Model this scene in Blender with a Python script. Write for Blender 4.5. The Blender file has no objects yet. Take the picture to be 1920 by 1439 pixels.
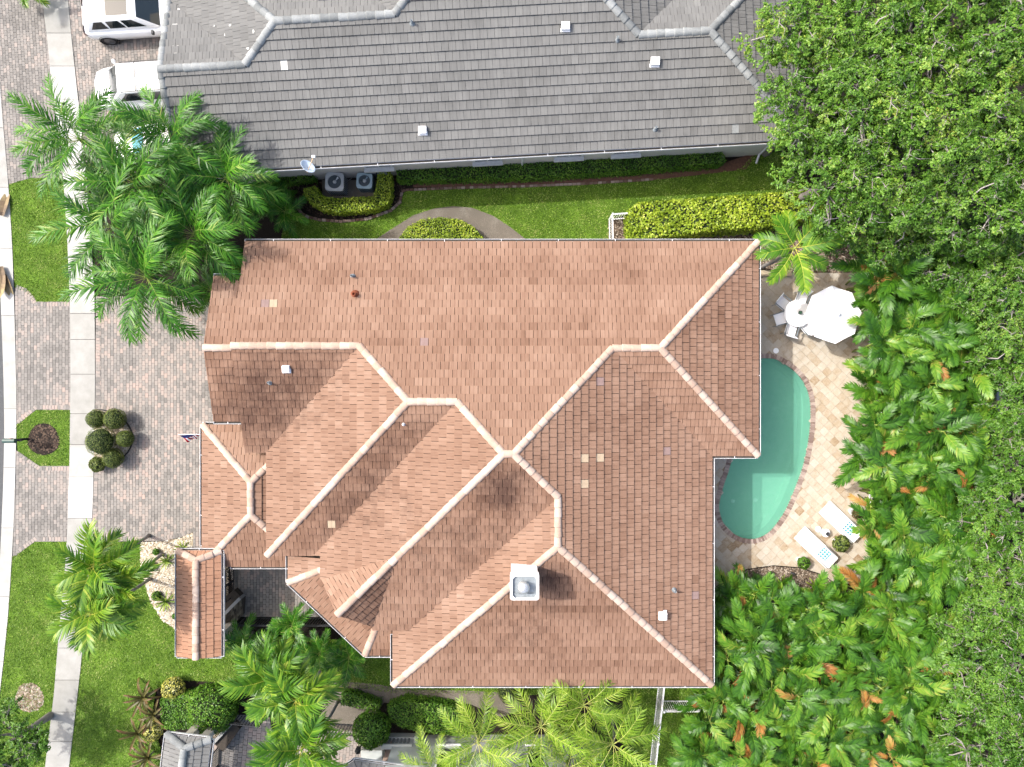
import bpy, math, random
import numpy as np
from mathutils import Vector, Matrix
from mathutils.geometry import tessellate_polygon

# ------------------------------------------------------------------ camera, sky, sun, exposure
scene = bpy.context.scene
COL = scene.collection
H, S = 33.3, 40.0                      # camera height (m); photograph pixels per metre on the ground
cam = bpy.data.cameras.new('camera')
cam.sensor_width = 36.0
cam.lens = 36.0 * H / (1920 / S)
cam.clip_start, cam.clip_end = 0.5, 1000.0
cam_o = bpy.data.objects.new('camera', cam)
cam_o.location = (0, 0, H)
COL.objects.link(cam_o)
scene.camera = cam_o

SUNV = Vector((-0.78, 0.30, 1.0)).normalized()       # towards the sun
world = bpy.data.worlds.new('World')
scene.world = world
world.use_nodes = True
wn = world.node_tree
sky = wn.nodes.new('ShaderNodeTexSky')
sky.sky_type = 'NISHITA'
sky.sun_disc = False
sky.sun_elevation = math.asin(SUNV.z)
sky.sun_rotation = math.atan2(SUNV.x, SUNV.y)
sky.air_density, sky.dust_density, sky.ozone_density = 1.0, 5.0, 0.2
wn.links.new(sky.outputs[0], wn.nodes['Background'].inputs[0])
wn.nodes['Background'].inputs[1].default_value = 0.15
sun = bpy.data.lights.new('sun', 'SUN')
sun.energy = 2.05
sun.angle = math.radians(0.55)
sun.color = (1.0, 0.975, 0.935)
sun_o = bpy.data.objects.new('sun', sun)
sun_o.rotation_euler = (-SUNV).to_track_quat('-Z', 'Y').to_euler()
sun_o.location = (-20, 10, 60)
COL.objects.link(sun_o)
vs = scene.view_settings
vs.view_transform, vs.look, vs.gamma, vs.exposure = 'Standard', 'None', 1.0, 1.42
vs.use_curve_mapping = False
scene.cycles.max_bounces = 6
scene.cycles.transparent_max_bounces = 8
scene.cycles.use_denoising = True

RND = random.Random(11)
NPR = np.random.default_rng(11)
WM = {}                                # world matrix of every object by name


def G(px, py, z=0.0):
    """a point of the place, given where the photograph shows it and its height"""
    k = (H - z) / H / S
    return Vector(((px - 960) * k, (719.5 - py) * k, z))


def G2(pts, z=0.0):
    return [G(x, y, z).xy for x, y in pts]


# ------------------------------------------------------------------ materials
def srgb(r, g, b):
    return tuple(((c / 255) / 12.92 if c / 255 <= .04045 else ((c / 255 + .055) / 1.055) ** 2.4) for c in (r, g, b))


GAIN = 1.0 / 1.95


def base(r, g, b, k=1.0):
    return tuple(min(.85, c * GAIN * k) for c in srgb(r, g, b))


class NT:
    def __init__(s, name):
        s.m = bpy.data.materials.new(name)
        s.m.use_nodes = True
        s.t = s.m.node_tree
        s.b = s.t.nodes['Principled BSDF']
        s.out = s.t.nodes['Material Output']

    def n(s, typ, **kw):
        nd = s.t.nodes.new(typ)
        for k, v in kw.items():
            setattr(nd, k, v)
        return nd

    def l(s, a, b):
        s.t.links.new(a, b)

    def math(s, op, a, b=None, clamp=False):
        nd = s.n('ShaderNodeMath', operation=op)
        nd.use_clamp = clamp
        for i, x in enumerate((a, b)):
            if x is None:
                continue
            if isinstance(x, (int, float)):
                nd.inputs[i].default_value = x
            else:
                s.l(x, nd.inputs[i])
        return nd.outputs[0]

    def noise(s, vec, scale, detail=4, rough=.6):
        nd = s.n('ShaderNodeTexNoise')
        nd.inputs['Scale'].default_value = scale
        nd.inputs['Detail'].default_value = detail
        nd.inputs['Roughness'].default_value = rough
        if vec is not None:
            s.l(vec, nd.inputs['Vector'])
        return nd.outputs[0]

    def pos(s, sc=(1, 1, 1)):
        g = s.n('ShaderNodeNewGeometry')
        if sc == (1, 1, 1):
            return g.outputs['Position']
        v = s.n('ShaderNodeVectorMath', operation='MULTIPLY')
        s.l(g.outputs['Position'], v.inputs[0])
        v.inputs[1].default_value = sc
        return v.outputs[0]

    def uv(s, sc):
        g = s.n('ShaderNodeUVMap')
        v = s.n('ShaderNodeVectorMath', operation='MULTIPLY')
        s.l(g.outputs[0], v.inputs[0])
        v.inputs[1].default_value = sc
        return v.outputs[0]

    def tint(s):
        a = s.n('ShaderNodeAttribute')
        a.attribute_name = 'tint'
        return a.outputs['Fac']

    def rnd(s):
        return s.n('ShaderNodeObjectInfo').outputs['Random']

    def ramp(s, fac, stops):
        r = s.n('ShaderNodeValToRGB')
        e = r.color_ramp.elements
        while len(e) < len(stops):
            e.new(.5)
        for i, (p, c) in enumerate(stops):
            e[i].position = p
            e[i].color = (*c, 1)
        s.l(fac, r.inputs[0])
        return r.outputs[0]

    def mix(s, fac, a, b, mode='MIX'):
        nd = s.n('ShaderNodeMix', data_type='RGBA', blend_type=mode)
        for i, x in ((0, fac), (6, a), (7, b)):
            if isinstance(x, (int, float)):
                nd.inputs[i].default_value = x
            elif isinstance(x, tuple):
                nd.inputs[i].default_value = (*x, 1)
            else:
                s.l(x, nd.inputs[i])
        return nd.outputs[2]

    def bump(s, h, strength, dist=.02):
        nd = s.n('ShaderNodeBump')
        nd.inputs['Strength'].default_value = strength
        nd.inputs['Distance'].default_value = dist
        s.l(h, nd.inputs['Height'])
        s.l(nd.outputs[0], s.b.inputs['Normal'])

    def fin(s, col, rough=.85, spec=.25, metal=0.0):
        if isinstance(col, tuple):
            s.b.inputs['Base Color'].default_value = (*col, 1)
        else:
            s.l(col, s.b.inputs['Base Color'])
        s.b.inputs['Roughness'].default_value = rough
        s.b.inputs['Specular IOR Level'].default_value = spec
        s.b.inputs['Metallic'].default_value = metal
        return s.m


def plain(name, col, rough=.6, spec=.3, metal=0.0, namp=.12, nscale=5.0):
    t = NT(name)
    n = t.noise(t.pos(), nscale, 5)
    c = t.ramp(n, [(.3, tuple(x * (1 - namp) for x in col)), (.7, tuple(min(.9, x * (1 + namp)) for x in col))])
    return t.fin(c, rough, spec, metal)


def varied(name, stops, wt=.7, wr=0.0, wn=.5, nscale=8.0, fine=60.0, famp=.25, rough=.88, bump=.3, bdist=.01):
    """colour picked along the stops by the piece's own tint, its own random and noise"""
    t = NT(name)
    p = t.pos()
    f = t.math('MULTIPLY', t.tint(), wt)
    if wr:
        f = t.math('ADD', f, t.math('MULTIPLY', t.rnd(), wr))
    n = t.noise(p, nscale, 5)
    f = t.math('ADD', f, t.math('MULTIPLY', t.math('SUBTRACT', n, .5), wn))
    n2 = t.noise(p, fine, 3)
    f = t.math('ADD', f, t.math('MULTIPLY', t.math('SUBTRACT', n2, .5), famp), True)
    if bump:
        t.bump(n2, bump, bdist)
    return t.fin(t.ramp(f, stops), rough)


def leafmat(name, stops, wt=.6, wr=.3, wn=.3, nscale=1.3, transl=.35, rough=.5, spec=.35):
    t = NT(name)
    f = t.math('ADD', t.math('MULTIPLY', t.tint(), wt), t.math('MULTIPLY', t.rnd(), wr))
    n = t.noise(t.pos(), nscale, 3)
    f = t.math('ADD', f, t.math('MULTIPLY', t.math('SUBTRACT', n, .5), wn), True)
    c = t.ramp(f, stops)
    t.fin(c, rough, spec)
    tr = t.n('ShaderNodeBsdfTranslucent')
    t.l(t.mix(.5, c, (.5, .8, .05), 'MULTIPLY'), tr.inputs[0])
    t.l(c, tr.inputs[0])
    mx = t.n('ShaderNodeMixShader')
    mx.inputs[0].default_value = transl
    t.l(t.b.outputs[0], mx.inputs[1])
    t.l(tr.outputs[0], mx.inputs[2])
    t.l(mx.outputs[0], t.out.inputs[0])
    return t.m


def tilemat(name, stops, dark, stains=(), base_stain=.0, odd=None, south=0.0):
    """concrete roof tile: per-tile tint, grain running down the slope, patchy mildew"""
    t = NT(name)
    p = t.pos()
    f = t.math('MULTIPLY', t.tint(), .62)
    st = t.noise(t.uv((34, 1.6, 1)), 1.0, 5, .65)
    f = t.math('ADD', f, t.math('MULTIPLY', t.math('SUBTRACT', st, .42), .75))
    big = t.noise(p, .55, 5)
    f = t.math('ADD', f, t.math('MULTIPLY', t.math('SUBTRACT', big, .5), .5), True)
    c = t.ramp(f, stops)
    # mildew: grows in blotches, mask raised on slopes facing south and east
    g = t.n('ShaderNodeNewGeometry')
    sx = t.n('ShaderNodeSeparateXYZ')
    t.l(g.outputs['True Normal'], sx.inputs[0])
    slope_side = t.math('ADD', t.math('MULTIPLY', sx.outputs[1], -south), t.math('MULTIPLY', sx.outputs[0], south * .45))
    mil = t.noise(p, 1.5, 6, .7)
    m = t.math('ADD', t.math('MULTIPLY', t.math('SUBTRACT', mil, .52), 3.0), t.math('ADD', slope_side, base_stain))
    for (cx, cy, cz, r, a) in stains:
        d = t.n('ShaderNodeVectorMath', operation='DISTANCE')
        t.l(p, d.inputs[0])
        d.inputs[1].default_value = (cx, cy, cz)
        fall = t.math('SUBTRACT', 1.0, t.math('DIVIDE', d.outputs['Value'], r), True)
        m = t.math('ADD', m, t.math('MULTIPLY', fall, a))
    st2 = t.noise(t.uv((50, 3, 1)), 1.0, 3, .6)
    m = t.math('MULTIPLY', m, t.math('ADD', t.math('MULTIPLY', st2, 1.6), -.1), True)
    c = t.mix(t.math('MULTIPLY', m, .8), c, dark)
    t.bump(st, .35, .006)
    return t.fin(c, .9, .15)


# ------------------------------------------------------------------ mesh helpers
def set_tint(me, vals):
    a = me.attributes.new('tint', 'FLOAT', 'FACE')
    a.data.foreach_set('value', np.asarray(vals, dtype=np.float32))


class MB:
    def __init__(s):
        s.v, s.f, s.t, s.u = [], [], [], []

    def poly(s, pts, t=0.0, uv=None):
        i = len(s.v)
        s.v.extend([tuple(p) for p in pts])
        s.f.append(tuple(range(i, i + len(pts))))
        s.t.append(t)
        s.u.append(uv)

    def faces(s, pts, fs, t=0.0):
        i = len(s.v)
        s.v.extend([tuple(p) for p in pts])
        for f in fs:
            s.f.append(tuple(i + q for q in f))
            s.t.append(t)
            s.u.append(None)

    def box(s, x0, x1, y0, y1, z0, z1, t=0.0, M=None):
        P = [Vector(p) for p in ((x0, y0, z0), (x1, y0, z0), (x1, y1, z0), (x0, y1, z0), (x0, y0, z1), (x1, y0, z1), (x1, y1, z1), (x0, y1, z1))]
        if M is not None:
            P = [M @ p for p in P]
        s.faces(P, [(3, 2, 1, 0), (4, 5, 6, 7), (0, 1, 5, 4), (1, 2, 6, 5), (2, 3, 7, 6), (3, 0, 4, 7)], t)
        return s

    def prism(s, pts, z0, z1, t=0.0, bottom=False):
        n = len(pts)
        if sum(pts[i][0] * pts[(i + 1) % n][1] - pts[(i + 1) % n][0] * pts[i][1] for i in range(n)) < 0:
            pts = pts[::-1]
        P = [(p[0], p[1], z0) for p in pts] + [(p[0], p[1], z1) for p in pts]
        fs = [(i, (i + 1) % n, n + (i + 1) % n, n + i) for i in range(n)]
        fs += [tuple(n + q for q in tri) for tri in tri_poly(pts)]
        if bottom:
            fs += [tuple(q[::-1]) for q in tri_poly(pts)]
        s.faces(P, fs, t)
        return s

    def tube(s, pts, rad, n=6, t=0.0, cap=True):
        pts = [Vector(p) for p in pts]
        if isinstance(rad, (int, float)):
            rad = [rad] * len(pts)
        P = []
        for i, p in enumerate(pts):
            d = (pts[min(i + 1, len(pts) - 1)] - pts[max(i - 1, 0)]).normalized()
            a = d.cross(Vector((0, 0, 1)) if abs(d.z) < .9 else Vector((1, 0, 0))).normalized()
            b = d.cross(a)
            for j in range(n):
                w = 2 * math.pi * j / n
                P.append(p + (a * math.cos(w) + b * math.sin(w)) * rad[i])
        fs = [(i * n + j, i * n + (j + 1) % n, (i + 1) * n + (j + 1) % n, (i + 1) * n + j) for i in range(len(pts) - 1) for j in range(n)]
        if cap:
            fs += [tuple(range(n))[::-1], tuple((len(pts) - 1) * n + j for j in range(n))]
        s.faces(P, fs, t)
        return s

    def lathe(s, prof, c=(0, 0, 0), n=16, t=0.0, M=None, capt=True, capb=False):
        P = []
        for r, z in prof:
            for j in range(n):
                w = 2 * math.pi * j / n
                q = Vector((c[0] + r * math.cos(w), c[1] + r * math.sin(w), c[2] + z))
                P.append(M @ q if M is not None else q)
        k = len(prof)
        fs = [(i * n + j, i * n + (j + 1) % n, (i + 1) * n + (j + 1) % n, (i + 1) * n + j) for i in range(k - 1) for j in range(n)]
        if capt:
            fs.append(tuple((k - 1) * n + j for j in range(n)))
        if capb:
            fs.append(tuple(range(n))[::-1])
        s.faces(P, fs, t)
        return s

    def mesh(s, name, mat, smooth=False):
        me = bpy.data.meshes.new(name)
        me.from_pydata(s.v, [], s.f)
        set_tint(me, s.t)
        if any(u is not None for u in s.u):
            uvl = me.uv_layers.new(name='UVMap')
            flat = []
            for f, u in zip(s.f, s.u):
                flat.extend([c for q in (u or [(0, 0)] * len(f)) for c in q])
            uvl.data.foreach_set('uv', np.asarray(flat, dtype=np.float32))
        if mat is not None:
            me.materials.append(mat)
        if smooth:
            me.polygons.foreach_set('use_smooth', [True] * len(s.f))
        me.update()
        return me

    def obj(s, name, mat, parent=None, smooth=False, **kw):
        return add(name, s.mesh(name, mat, smooth), parent, **kw)


def np_mesh(name, V, F, T, mat, smooth=False):
    """many equal faces (F: m x k indices) as one mesh"""
    me = bpy.data.meshes.new(name)
    V = np.asarray(V, dtype=np.float32)
    F = np.asarray(F, dtype=np.int32)
    m, k = F.shape
    me.vertices.add(len(V))
    me.vertices.foreach_set('co', V.ravel())
    me.loops.add(m * k)
    me.loops.foreach_set('vertex_index', F.ravel())
    me.polygons.add(m)
    me.polygons.foreach_set('loop_start', np.arange(0, m * k, k, dtype=np.int32))
    me.update(calc_edges=True)
    set_tint(me, T)
    if smooth:
        me.polygons.foreach_set('use_smooth', np.ones(m, dtype=bool))
    me.materials.append(mat)
    me.validate()
    return me


def add(name, me, parent=None, M=None, label=None, cat=None, group=None, kind=None):
    o = bpy.data.objects.new(name, me)
    COL.objects.link(o)
    M = M if M is not None else Matrix.Identity(4)
    if parent is not None:
        o.parent = parent
        o.matrix_parent_inverse = WM[parent.name].inverted()
    o.matrix_basis = M
    WM[o.name] = M
    for k, v in (('label', label), ('category', cat), ('group', group), ('kind', kind)):
        if v:
            o[k] = v
    return o


def thing(name, label, cat, loc, group=None):
    o = add(name, None, None, Matrix.Translation(Vector((loc[0], loc[1], loc[2] if len(loc) > 2 else 0.0))), label, cat, group)
    o.empty_display_size = .2
    return o


def tri_poly(loop, holes=()):
    loops = [[Vector((p[0], p[1], 0)) for p in l] for l in [loop, *holes]]
    flat = [p for l in loops for p in l]
    out = []
    for a, b, c in tessellate_polygon(loops):
        ar = (flat[b] - flat[a]).cross(flat[c] - flat[a]).z
        out.append((a, b, c) if ar > 0 else (a, c, b))
    return out


def sheet(name, mat, loop, z, holes=(), parent=None, **kw):
    mb = MB()
    pts = [(p[0], p[1], z) for l in [loop, *holes] for p in l]
    mb.faces(pts, tri_poly(loop, holes))
    return mb.obj(name, mat, parent, **kw)


def clip_rect(poly, x0, x1, y0, y1):
    """polygon (list of 2-tuples) cut to a rectangle"""
    for ax, lim, sg in ((0, x0, 1), (0, x1, -1), (1, y0, 1), (1, y1, -1)):
        out = []
        n = len(poly)
        for i in range(n):
            a, b = poly[i], poly[(i + 1) % n]
            da, db = sg * (a[ax] - lim), sg * (b[ax] - lim)
            if da >= 0:
                out.append(a)
            if (da > 0 > db) or (da < 0 < db):
                w = da / (da - db)
                out.append((a[0] + (b[0] - a[0]) * w, a[1] + (b[1] - a[1]) * w))
        poly = out
        if len(poly) < 3:
            return []
    res = []
    for p in poly:
        if not res or abs(p[0] - res[-1][0]) + abs(p[1] - res[-1][1]) > 1e-4:
            res.append(p)
    if len(res) > 2 and abs(res[0][0] - res[-1][0]) + abs(res[0][1] - res[-1][1]) < 1e-4:
        res.pop()
    return res if len(res) > 2 else []


def area(p):
    return .5 * sum(p[i][0] * p[(i + 1) % len(p)][1] - p[(i + 1) % len(p)][0] * p[i][1] for i in range(len(p)))


def inside(p, poly):
    c = False
    for i in range(len(poly)):
        a, b = poly[i], poly[i - 1]
        if (a[1] > p[1]) != (b[1] > p[1]) and p[0] < (b[0] - a[0]) * (p[1] - a[1]) / (b[1] - a[1]) + a[0]:
            c = not c
    return c


def inside_np(P, poly):
    c = np.zeros(len(P), bool)
    for i in range(len(poly)):
        a, b = poly[i], poly[i - 1]
        if a[1] == b[1]:
            continue
        k = ((a[1] > P[:, 1]) != (b[1] > P[:, 1])) & (P[:, 0] < (b[0] - a[0]) * (P[:, 1] - a[1]) / (b[1] - a[1]) + a[0])
        c ^= k
    return c


def smooth_loop(pts, n=4):
    """closed Catmull-Rom through the points"""
    out = []
    m = len(pts)
    for i in range(m):
        p0, p1, p2, p3 = (np.array(pts[(i + j - 1) % m], float) for j in range(4))
        for k in range(n):
            t = k / n
            out.append(tuple(.5 * (2 * p1 + (p2 - p0) * t + (2 * p0 - 5 * p1 + 4 * p2 - p3) * t * t + (3 * p1 - p0 - 3 * p2 + p3) * t ** 3)))
    return out


def offset_loop(pts, d):
    """closed loop pushed outwards (d > 0) for a loop of either sense"""
    n = len(pts)
    sg = 1 if area(pts) > 0 else -1
    out = []
    for i in range(n):
        a, b = np.array(pts[i - 1], float), np.array(pts[(i + 1) % n], float)
        t = (b - a) / (np.linalg.norm(b - a) + 1e-9)
        out.append((pts[i][0] + sg * t[1] * d, pts[i][1] - sg * t[0] * d))
    return out
# ------------------------------------------------------------------ palette
def px_on(pl, px, py):
    """where the view through a photograph pixel meets the plane z = a x + b y + c"""
    dx, dy = (px - 960) / S / H, (719.5 - py) / S / H
    t = (H - pl[2]) / (1 + pl[0] * dx + pl[1] * dy)
    return Vector((dx * t, dy * t, H - t))


def to_px(p):
    k = S * H / (H - p[2])
    return 960 + p[0] * k, 719.5 - p[1] * k


ST = lambda px, py, z, r, a: (*G(px, py, z), r, a)
M_TILE = tilemat('terracotta_concrete_tile', [(0.0, base(120, 89, 71)), (.25, base(154, 120, 100)), (.5, base(175, 141, 120)), (.85, base(198, 168, 147))],
                 base(70, 48, 42), [ST(945, 915, 5.9, 1.5, 1.7), ST(930, 985, 5.0, 2.4, .5), ST(700, 900, 4.6, 2.6, .8), ST(640, 980, 4.2, 2.0, .8), ST(780, 800, 5.2, 2.0, .6), ST(1030, 1085, 5.0, 1.4, 1.3), ST(700, 1130, 3.8, 1.6, .5), ST(470, 770, 4.0, 2.8, 1.0),
                                    ST(560, 710, 4.4, 3.6, .8), ST(1000, 1180, 4.3, 3.0, .35), ST(800, 1010, 4.6, 3, .6), ST(1130, 780, 5, 3.5, .1)], -.28, south=1.25)
M_TILE_N = tilemat('orange_concrete_tile', [(0.0, base(150, 108, 86)), (.4, base(194, 148, 120)), (.9, base(214, 172, 146))], base(90, 60, 50), [], -.3, south=.5)
M_TILE_G = tilemat('grey_concrete_tile', [(.0, base(108, 108, 106)), (.4, base(138, 138, 136)), (.7, base(154, 154, 151)), (.95, base(178, 179, 175))], base(84, 83, 82), [], -.45, south=.5)
M_DECK = plain('roof_underlay', (.022, .014, .01), .95)
M_DECKG = plain('roof_underlay_grey', (.03, .03, .03), .95)
M_CAP = varied('cream_ridge_cap', [(0, base(206, 176, 156)), (.4, base(232, 208, 190)), (1, base(244, 226, 212))], wt=0, wr=.5, wn=.6, nscale=3, fine=22, famp=.4)
M_CAPG = varied('grey_ridge_cap', [(0, base(140, 144, 144)), (.5, base(180, 184, 184)), (1, base(222, 224, 222))], wt=0, wr=.6, wn=.7, nscale=2.5, fine=18, famp=.6)
M_CREAMTILE = plain('pale_replacement_tile', base(206, 184, 156), .9, namp=.1)
M_LILAC = plain('lilac_replacement_tile', base(166, 140, 134), .9, namp=.1)
M_WHITEP = plain('white_paint_patch', base(238, 238, 232), .8, namp=.1)
M_GUT = plain('white_gutter_metal', (.62, .62, .63), .45, .4)
M_GUTD = plain('gutter_dark_inside', (.05, .045, .04), .95)
M_STUC = plain('beige_stucco', (.5, .45, .38), .9, namp=.08)
M_STUCG = plain('grey_stucco', (.5, .47, .43), .9, namp=.08, nscale=2)
M_STUCS = plain('pale_grey_stucco', (.42, .44, .42), .9, namp=.1, nscale=1.5)
M_WHITE = plain('white_enamel', (.8, .8, .8), .4, .4, namp=.03)
M_WHITEM = plain('white_powder_coat', (.72, .72, .73), .45, .4, namp=.05)
M_GALV = plain('galvanised_metal', (.2, .225, .24), .5, .4, .25, namp=.2, nscale=9)
M_RUST = plain('rusty_pipe', (.16, .045, .02), .8, namp=.3)
M_DARKM = plain('dark_metal', (.02, .021, .023), .5, .4)
M_GLASS = plain('dark_window_glass', (.015, .03, .025), .08, .6, namp=.05)
M_STONE = varied('stacked_stone', [(0, base(88, 80, 72)), (.5, base(140, 128, 112)), (1, base(190, 176, 152))], wt=.9, wn=.5, nscale=9, fine=50, famp=.4)


# ------------------------------------------------------------------ roofing
class Roofing:
    """concrete tiles laid course by course on roof planes; the ones nearest the camera become objects of their own"""
    W = .335

    def __init__(s, mat, expo=.335, thick=.065, seed=1, odd=()):
        s.mat, s.expo, s.thick = mat, expo, thick
        s.mb = MB()
        s.full = []
        s.r = random.Random(seed)
        s.odd = list(odd)
        s.oddhits = []
        s.deck = MB()
        s.sd = .06
        s.gap = .010
        s.groove = .008

    def plane(s, pts, mean=.5):
        gap = s.gap
        pts = [Vector(p) for p in pts]
        # best plane through the corners
        n = Vector((0, 0, 0))
        for i in range(len(pts)):
            a, b = pts[i], pts[(i + 1) % len(pts)]
            n += a.cross(b)
        n.normalize()
        if n.z < 0:
            n = -n
            pts = pts[::-1]
        s.deck.poly([p - n * .01 for p in pts])
        s.deck.poly([p - n * .12 for p in reversed(pts)])
        for i in range(len(pts)):
            a, b = pts[i], pts[(i + 1) % len(pts)]
            s.deck.poly([a - n * .12, b - n * .12, b - n * .01, a - n * .01])
        u = Vector((0, 0, 1)).cross(n).normalized()      # along the eave
        v = n.cross(u)                                    # up the slope
        o = min(pts, key=lambda p: p.dot(v))
        P2 = [((p - o).dot(u), (p - o).dot(v)) for p in pts]
        vmax = max(p[1] for p in P2)
        r, e = s.r, s.expo
        for j in range(int(math.ceil((vmax - 1e-3) / e))):
            v0, v1 = j * e - (.04 if j == 0 else 0), (j + 1) * e
            strip = clip_rect(P2, -1e3, 1e3, v0, v1)
            if not strip:
                continue
            w = s.W
            u0 = math.floor(min(p[0] for p in strip) / w) * w - (j % 2) * w / 2 + r.uniform(-.012, .012)
            um = max(p[0] for p in strip)
            rowt = r.gauss(0, .05)
            while u0 < um:
                wi = 0
                c = clip_rect(strip, u0 + gap, u0 + w - gap, v0, v1)
                ar = area(c) if c else 0
                if abs(ar) > .002:
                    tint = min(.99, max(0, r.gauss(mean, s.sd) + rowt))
                    lift = r.random() * .006
                    ctr = o + u * (u0 + w / 2) + v * (v0 + e / 2)
                    isfull = abs(ar) > (w - 2 * gap) * (v1 - v0) * .995 and j > 0
                    rec = (ctr, o + u * (u0 + gap) + v * v0 + n * lift, u, v, n, wi, tint)
                    hit = None
                    if isfull and s.odd:
                        q = to_px(ctr)
                        for k, (ox, oy, om) in enumerate(s.odd):
                            if abs(q[0] - ox) < 8 and abs(q[1] - oy) < 8:
                                hit = k
                                break
                    if hit is not None:
                        s.oddhits.append((rec, s.odd.pop(hit)[2]))
                    else:
                        geo = (c if ar > 0 else c[::-1], o, u, v, n, v0, v1, tint, lift, r.random() * 40, u0 + w / 2)
                        if isfull:
                            s.full.append((rec, geo))
                        else:
                            s.emit(geo)
                u0 += w

    def mid(s, c, geo):
        return geo[10]

    def emit(s, geo):
        c, o, u, v, n, v0, v1, tint, lift, ro, _ = geo
        e, th = s.expo, s.thick
        hgt = lambda q: th * (1.0 - .72 * (q[1] - v0) / e) + lift
        top = [o + u * q[0] + v * q[1] + n * hgt(q) for q in c]
        um_ = s.mid(c, geo)
        for h_, (xa, xb) in enumerate(((-1e3, um_ - .004), (um_ + .004, 1e3))):
            cc = clip_rect(c, xa, xb, -1e3, 1e3)
            if cc:
                s.mb.poly([o + u * q[0] + v * q[1] + n * hgt(q) for q in cc], min(1, max(0, tint + s.r.uniform(-.09, .09))), [(q[0] + ro + h_ * 3, q[1] + ro * .37) for q in cc])
        gr = clip_rect(c, um_ - .004, um_ + .004, -1e3, 1e3)
        if gr:
            s.mb.poly([o + u * q[0] + v * q[1] + n * (hgt(q) - s.groove) for q in gr], tint * .5, [(q[0] + ro, q[1]) for q in gr])
        for i in range(len(c)):
            a, b = c[i], c[(i + 1) % len(c)]
            if a[1] > v1 - 1e-3 and b[1] > v1 - 1e-3:
                continue
            A, B = o + u * a[0] + v * a[1] - n * .004, o + u * b[0] + v * b[1] - n * .004
            s.mb.poly([A, B, top[(i + 1) % len(c)], top[i]], tint * .8, [(a[0] + ro, a[1])] * 4)

    def finish(s, house, name, deckmat, keep=300):
        roof = s.deck.obj('roof', deckmat, house)
        s.full.sort(key=lambda r: -r[0][0].z)
        lib = {}
        gap = s.gap

        def tile(rec, mat):
            ctr, o, u, v, n, wi, tint = rec
            key = (wi, int(tint * 8), mat.name)
            if key not in lib:
                mb = MB()
                w, e, th = s.W - 2 * gap, s.expo, s.thick
                ro = s.r.random() * 40
                c = [(0, 0), (w, 0), (w, e), (0, e)]
                top = [(q[0], q[1], th * (1 - .72 * q[1] / e)) for q in c]
                t = (int(tint * 8) + .5) / 8
                for h_, (xa, xb) in enumerate(((0, w / 2 - .004), (w / 2 + .004, w))):
                    cc = [(xa, 0), (xb, 0), (xb, e), (xa, e)]
                    mb.poly([(q[0], q[1], th * (1 - .72 * q[1] / e)) for q in cc], min(1, max(0, t + s.r.uniform(-.09, .09))), [(q[0] + ro + h_ * 3, q[1] + ro * .37) for q in cc])
                cc = [(w / 2 - .004, 0), (w / 2 + .004, 0), (w / 2 + .004, e), (w / 2 - .004, e)]
                mb.poly([(q[0], q[1], th * (1 - .72 * q[1] / e) - s.groove) for q in cc], t * .5, [(q[0] + ro, q[1]) for q in cc])
                for i in (0, 1, 3):
                    a, b = c[i], c[(i + 1) % 4]
                    mb.poly([(a[0], a[1], -.004), (b[0], b[1], -.004), top[(i + 1) % 4], top[i]], t * .8, [(a[0] + ro, a[1])] * 4)
                lib[key] = mb.mesh('roof_tile', mat)
            m = Matrix(((u.x, v.x, n.x, o.x), (u.y, v.y, n.y, o.y), (u.z, v.z, n.z, o.z), (0, 0, 0, 1)))
            return add('roof_tile', lib[key], roof, m)
        for rec, geo in s.full[:keep]:
            tile(rec, s.mat)
        for rec, geo in s.full[keep:]:
            s.emit(geo)
        for rec, m in s.oddhits:
            tile(rec, m)
        if s.mb.f:
            s.mb.obj('roof_tiles', s.mat, roof, kind='stuff')
        return roof


def cap_mesh(mat, w=.145, h=.07, ln=.36, name='ridge_cap'):
    mb = MB()
    prof = [(-1, -.35), (-.92, .12), (-.55, .75), (0, 1), (.55, .75), (.92, .12), (1, -.35)]
    P = []
    for x, k, dz in ((-.012, 1.05, .012), (.012, 1.06, .015), (ln + .02, .94, -.005)):
        P += [(x, a * w * k, b * h * k + dz) for a, b in prof]
    n = len(prof)
    fs = [(i * n + j, (i + 1) * n + j, (i + 1) * n + j + 1, i * n + j + 1) for i in range(2) for j in range(n - 1)]
    fs += [tuple(range(n))]
    mb.faces(P, [f[::-1] for f in fs])
    me = mb.mesh(name, mat, True)
    return me


def caps(me, roof, A, B, ln=.36, lift=.04, jit=0.009):
    """ridge caps from the low end A to the high end B"""
    A, B = Vector(A), Vector(B)
    d = B - A
    L = d.length
    d.normalize()
    side = Vector((0, 0, 1)).cross(d).normalized()
    up = d.cross(side)
    k = max(1, round(L / ln))
    for i in range(k):
        o = A + d * (L * i / k) + up * (lift + RND.uniform(-jit, jit)) + side * RND.uniform(-jit, jit)
        sx = L / k / ln
        add('ridge_cap', me, roof, Matrix(((d.x * sx, side.x, up.x, o.x), (d.y * sx, side.y, up.y, o.y), (d.z * sx, side.z, up.z, o.z), (0, 0, 0, 1))))


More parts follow.
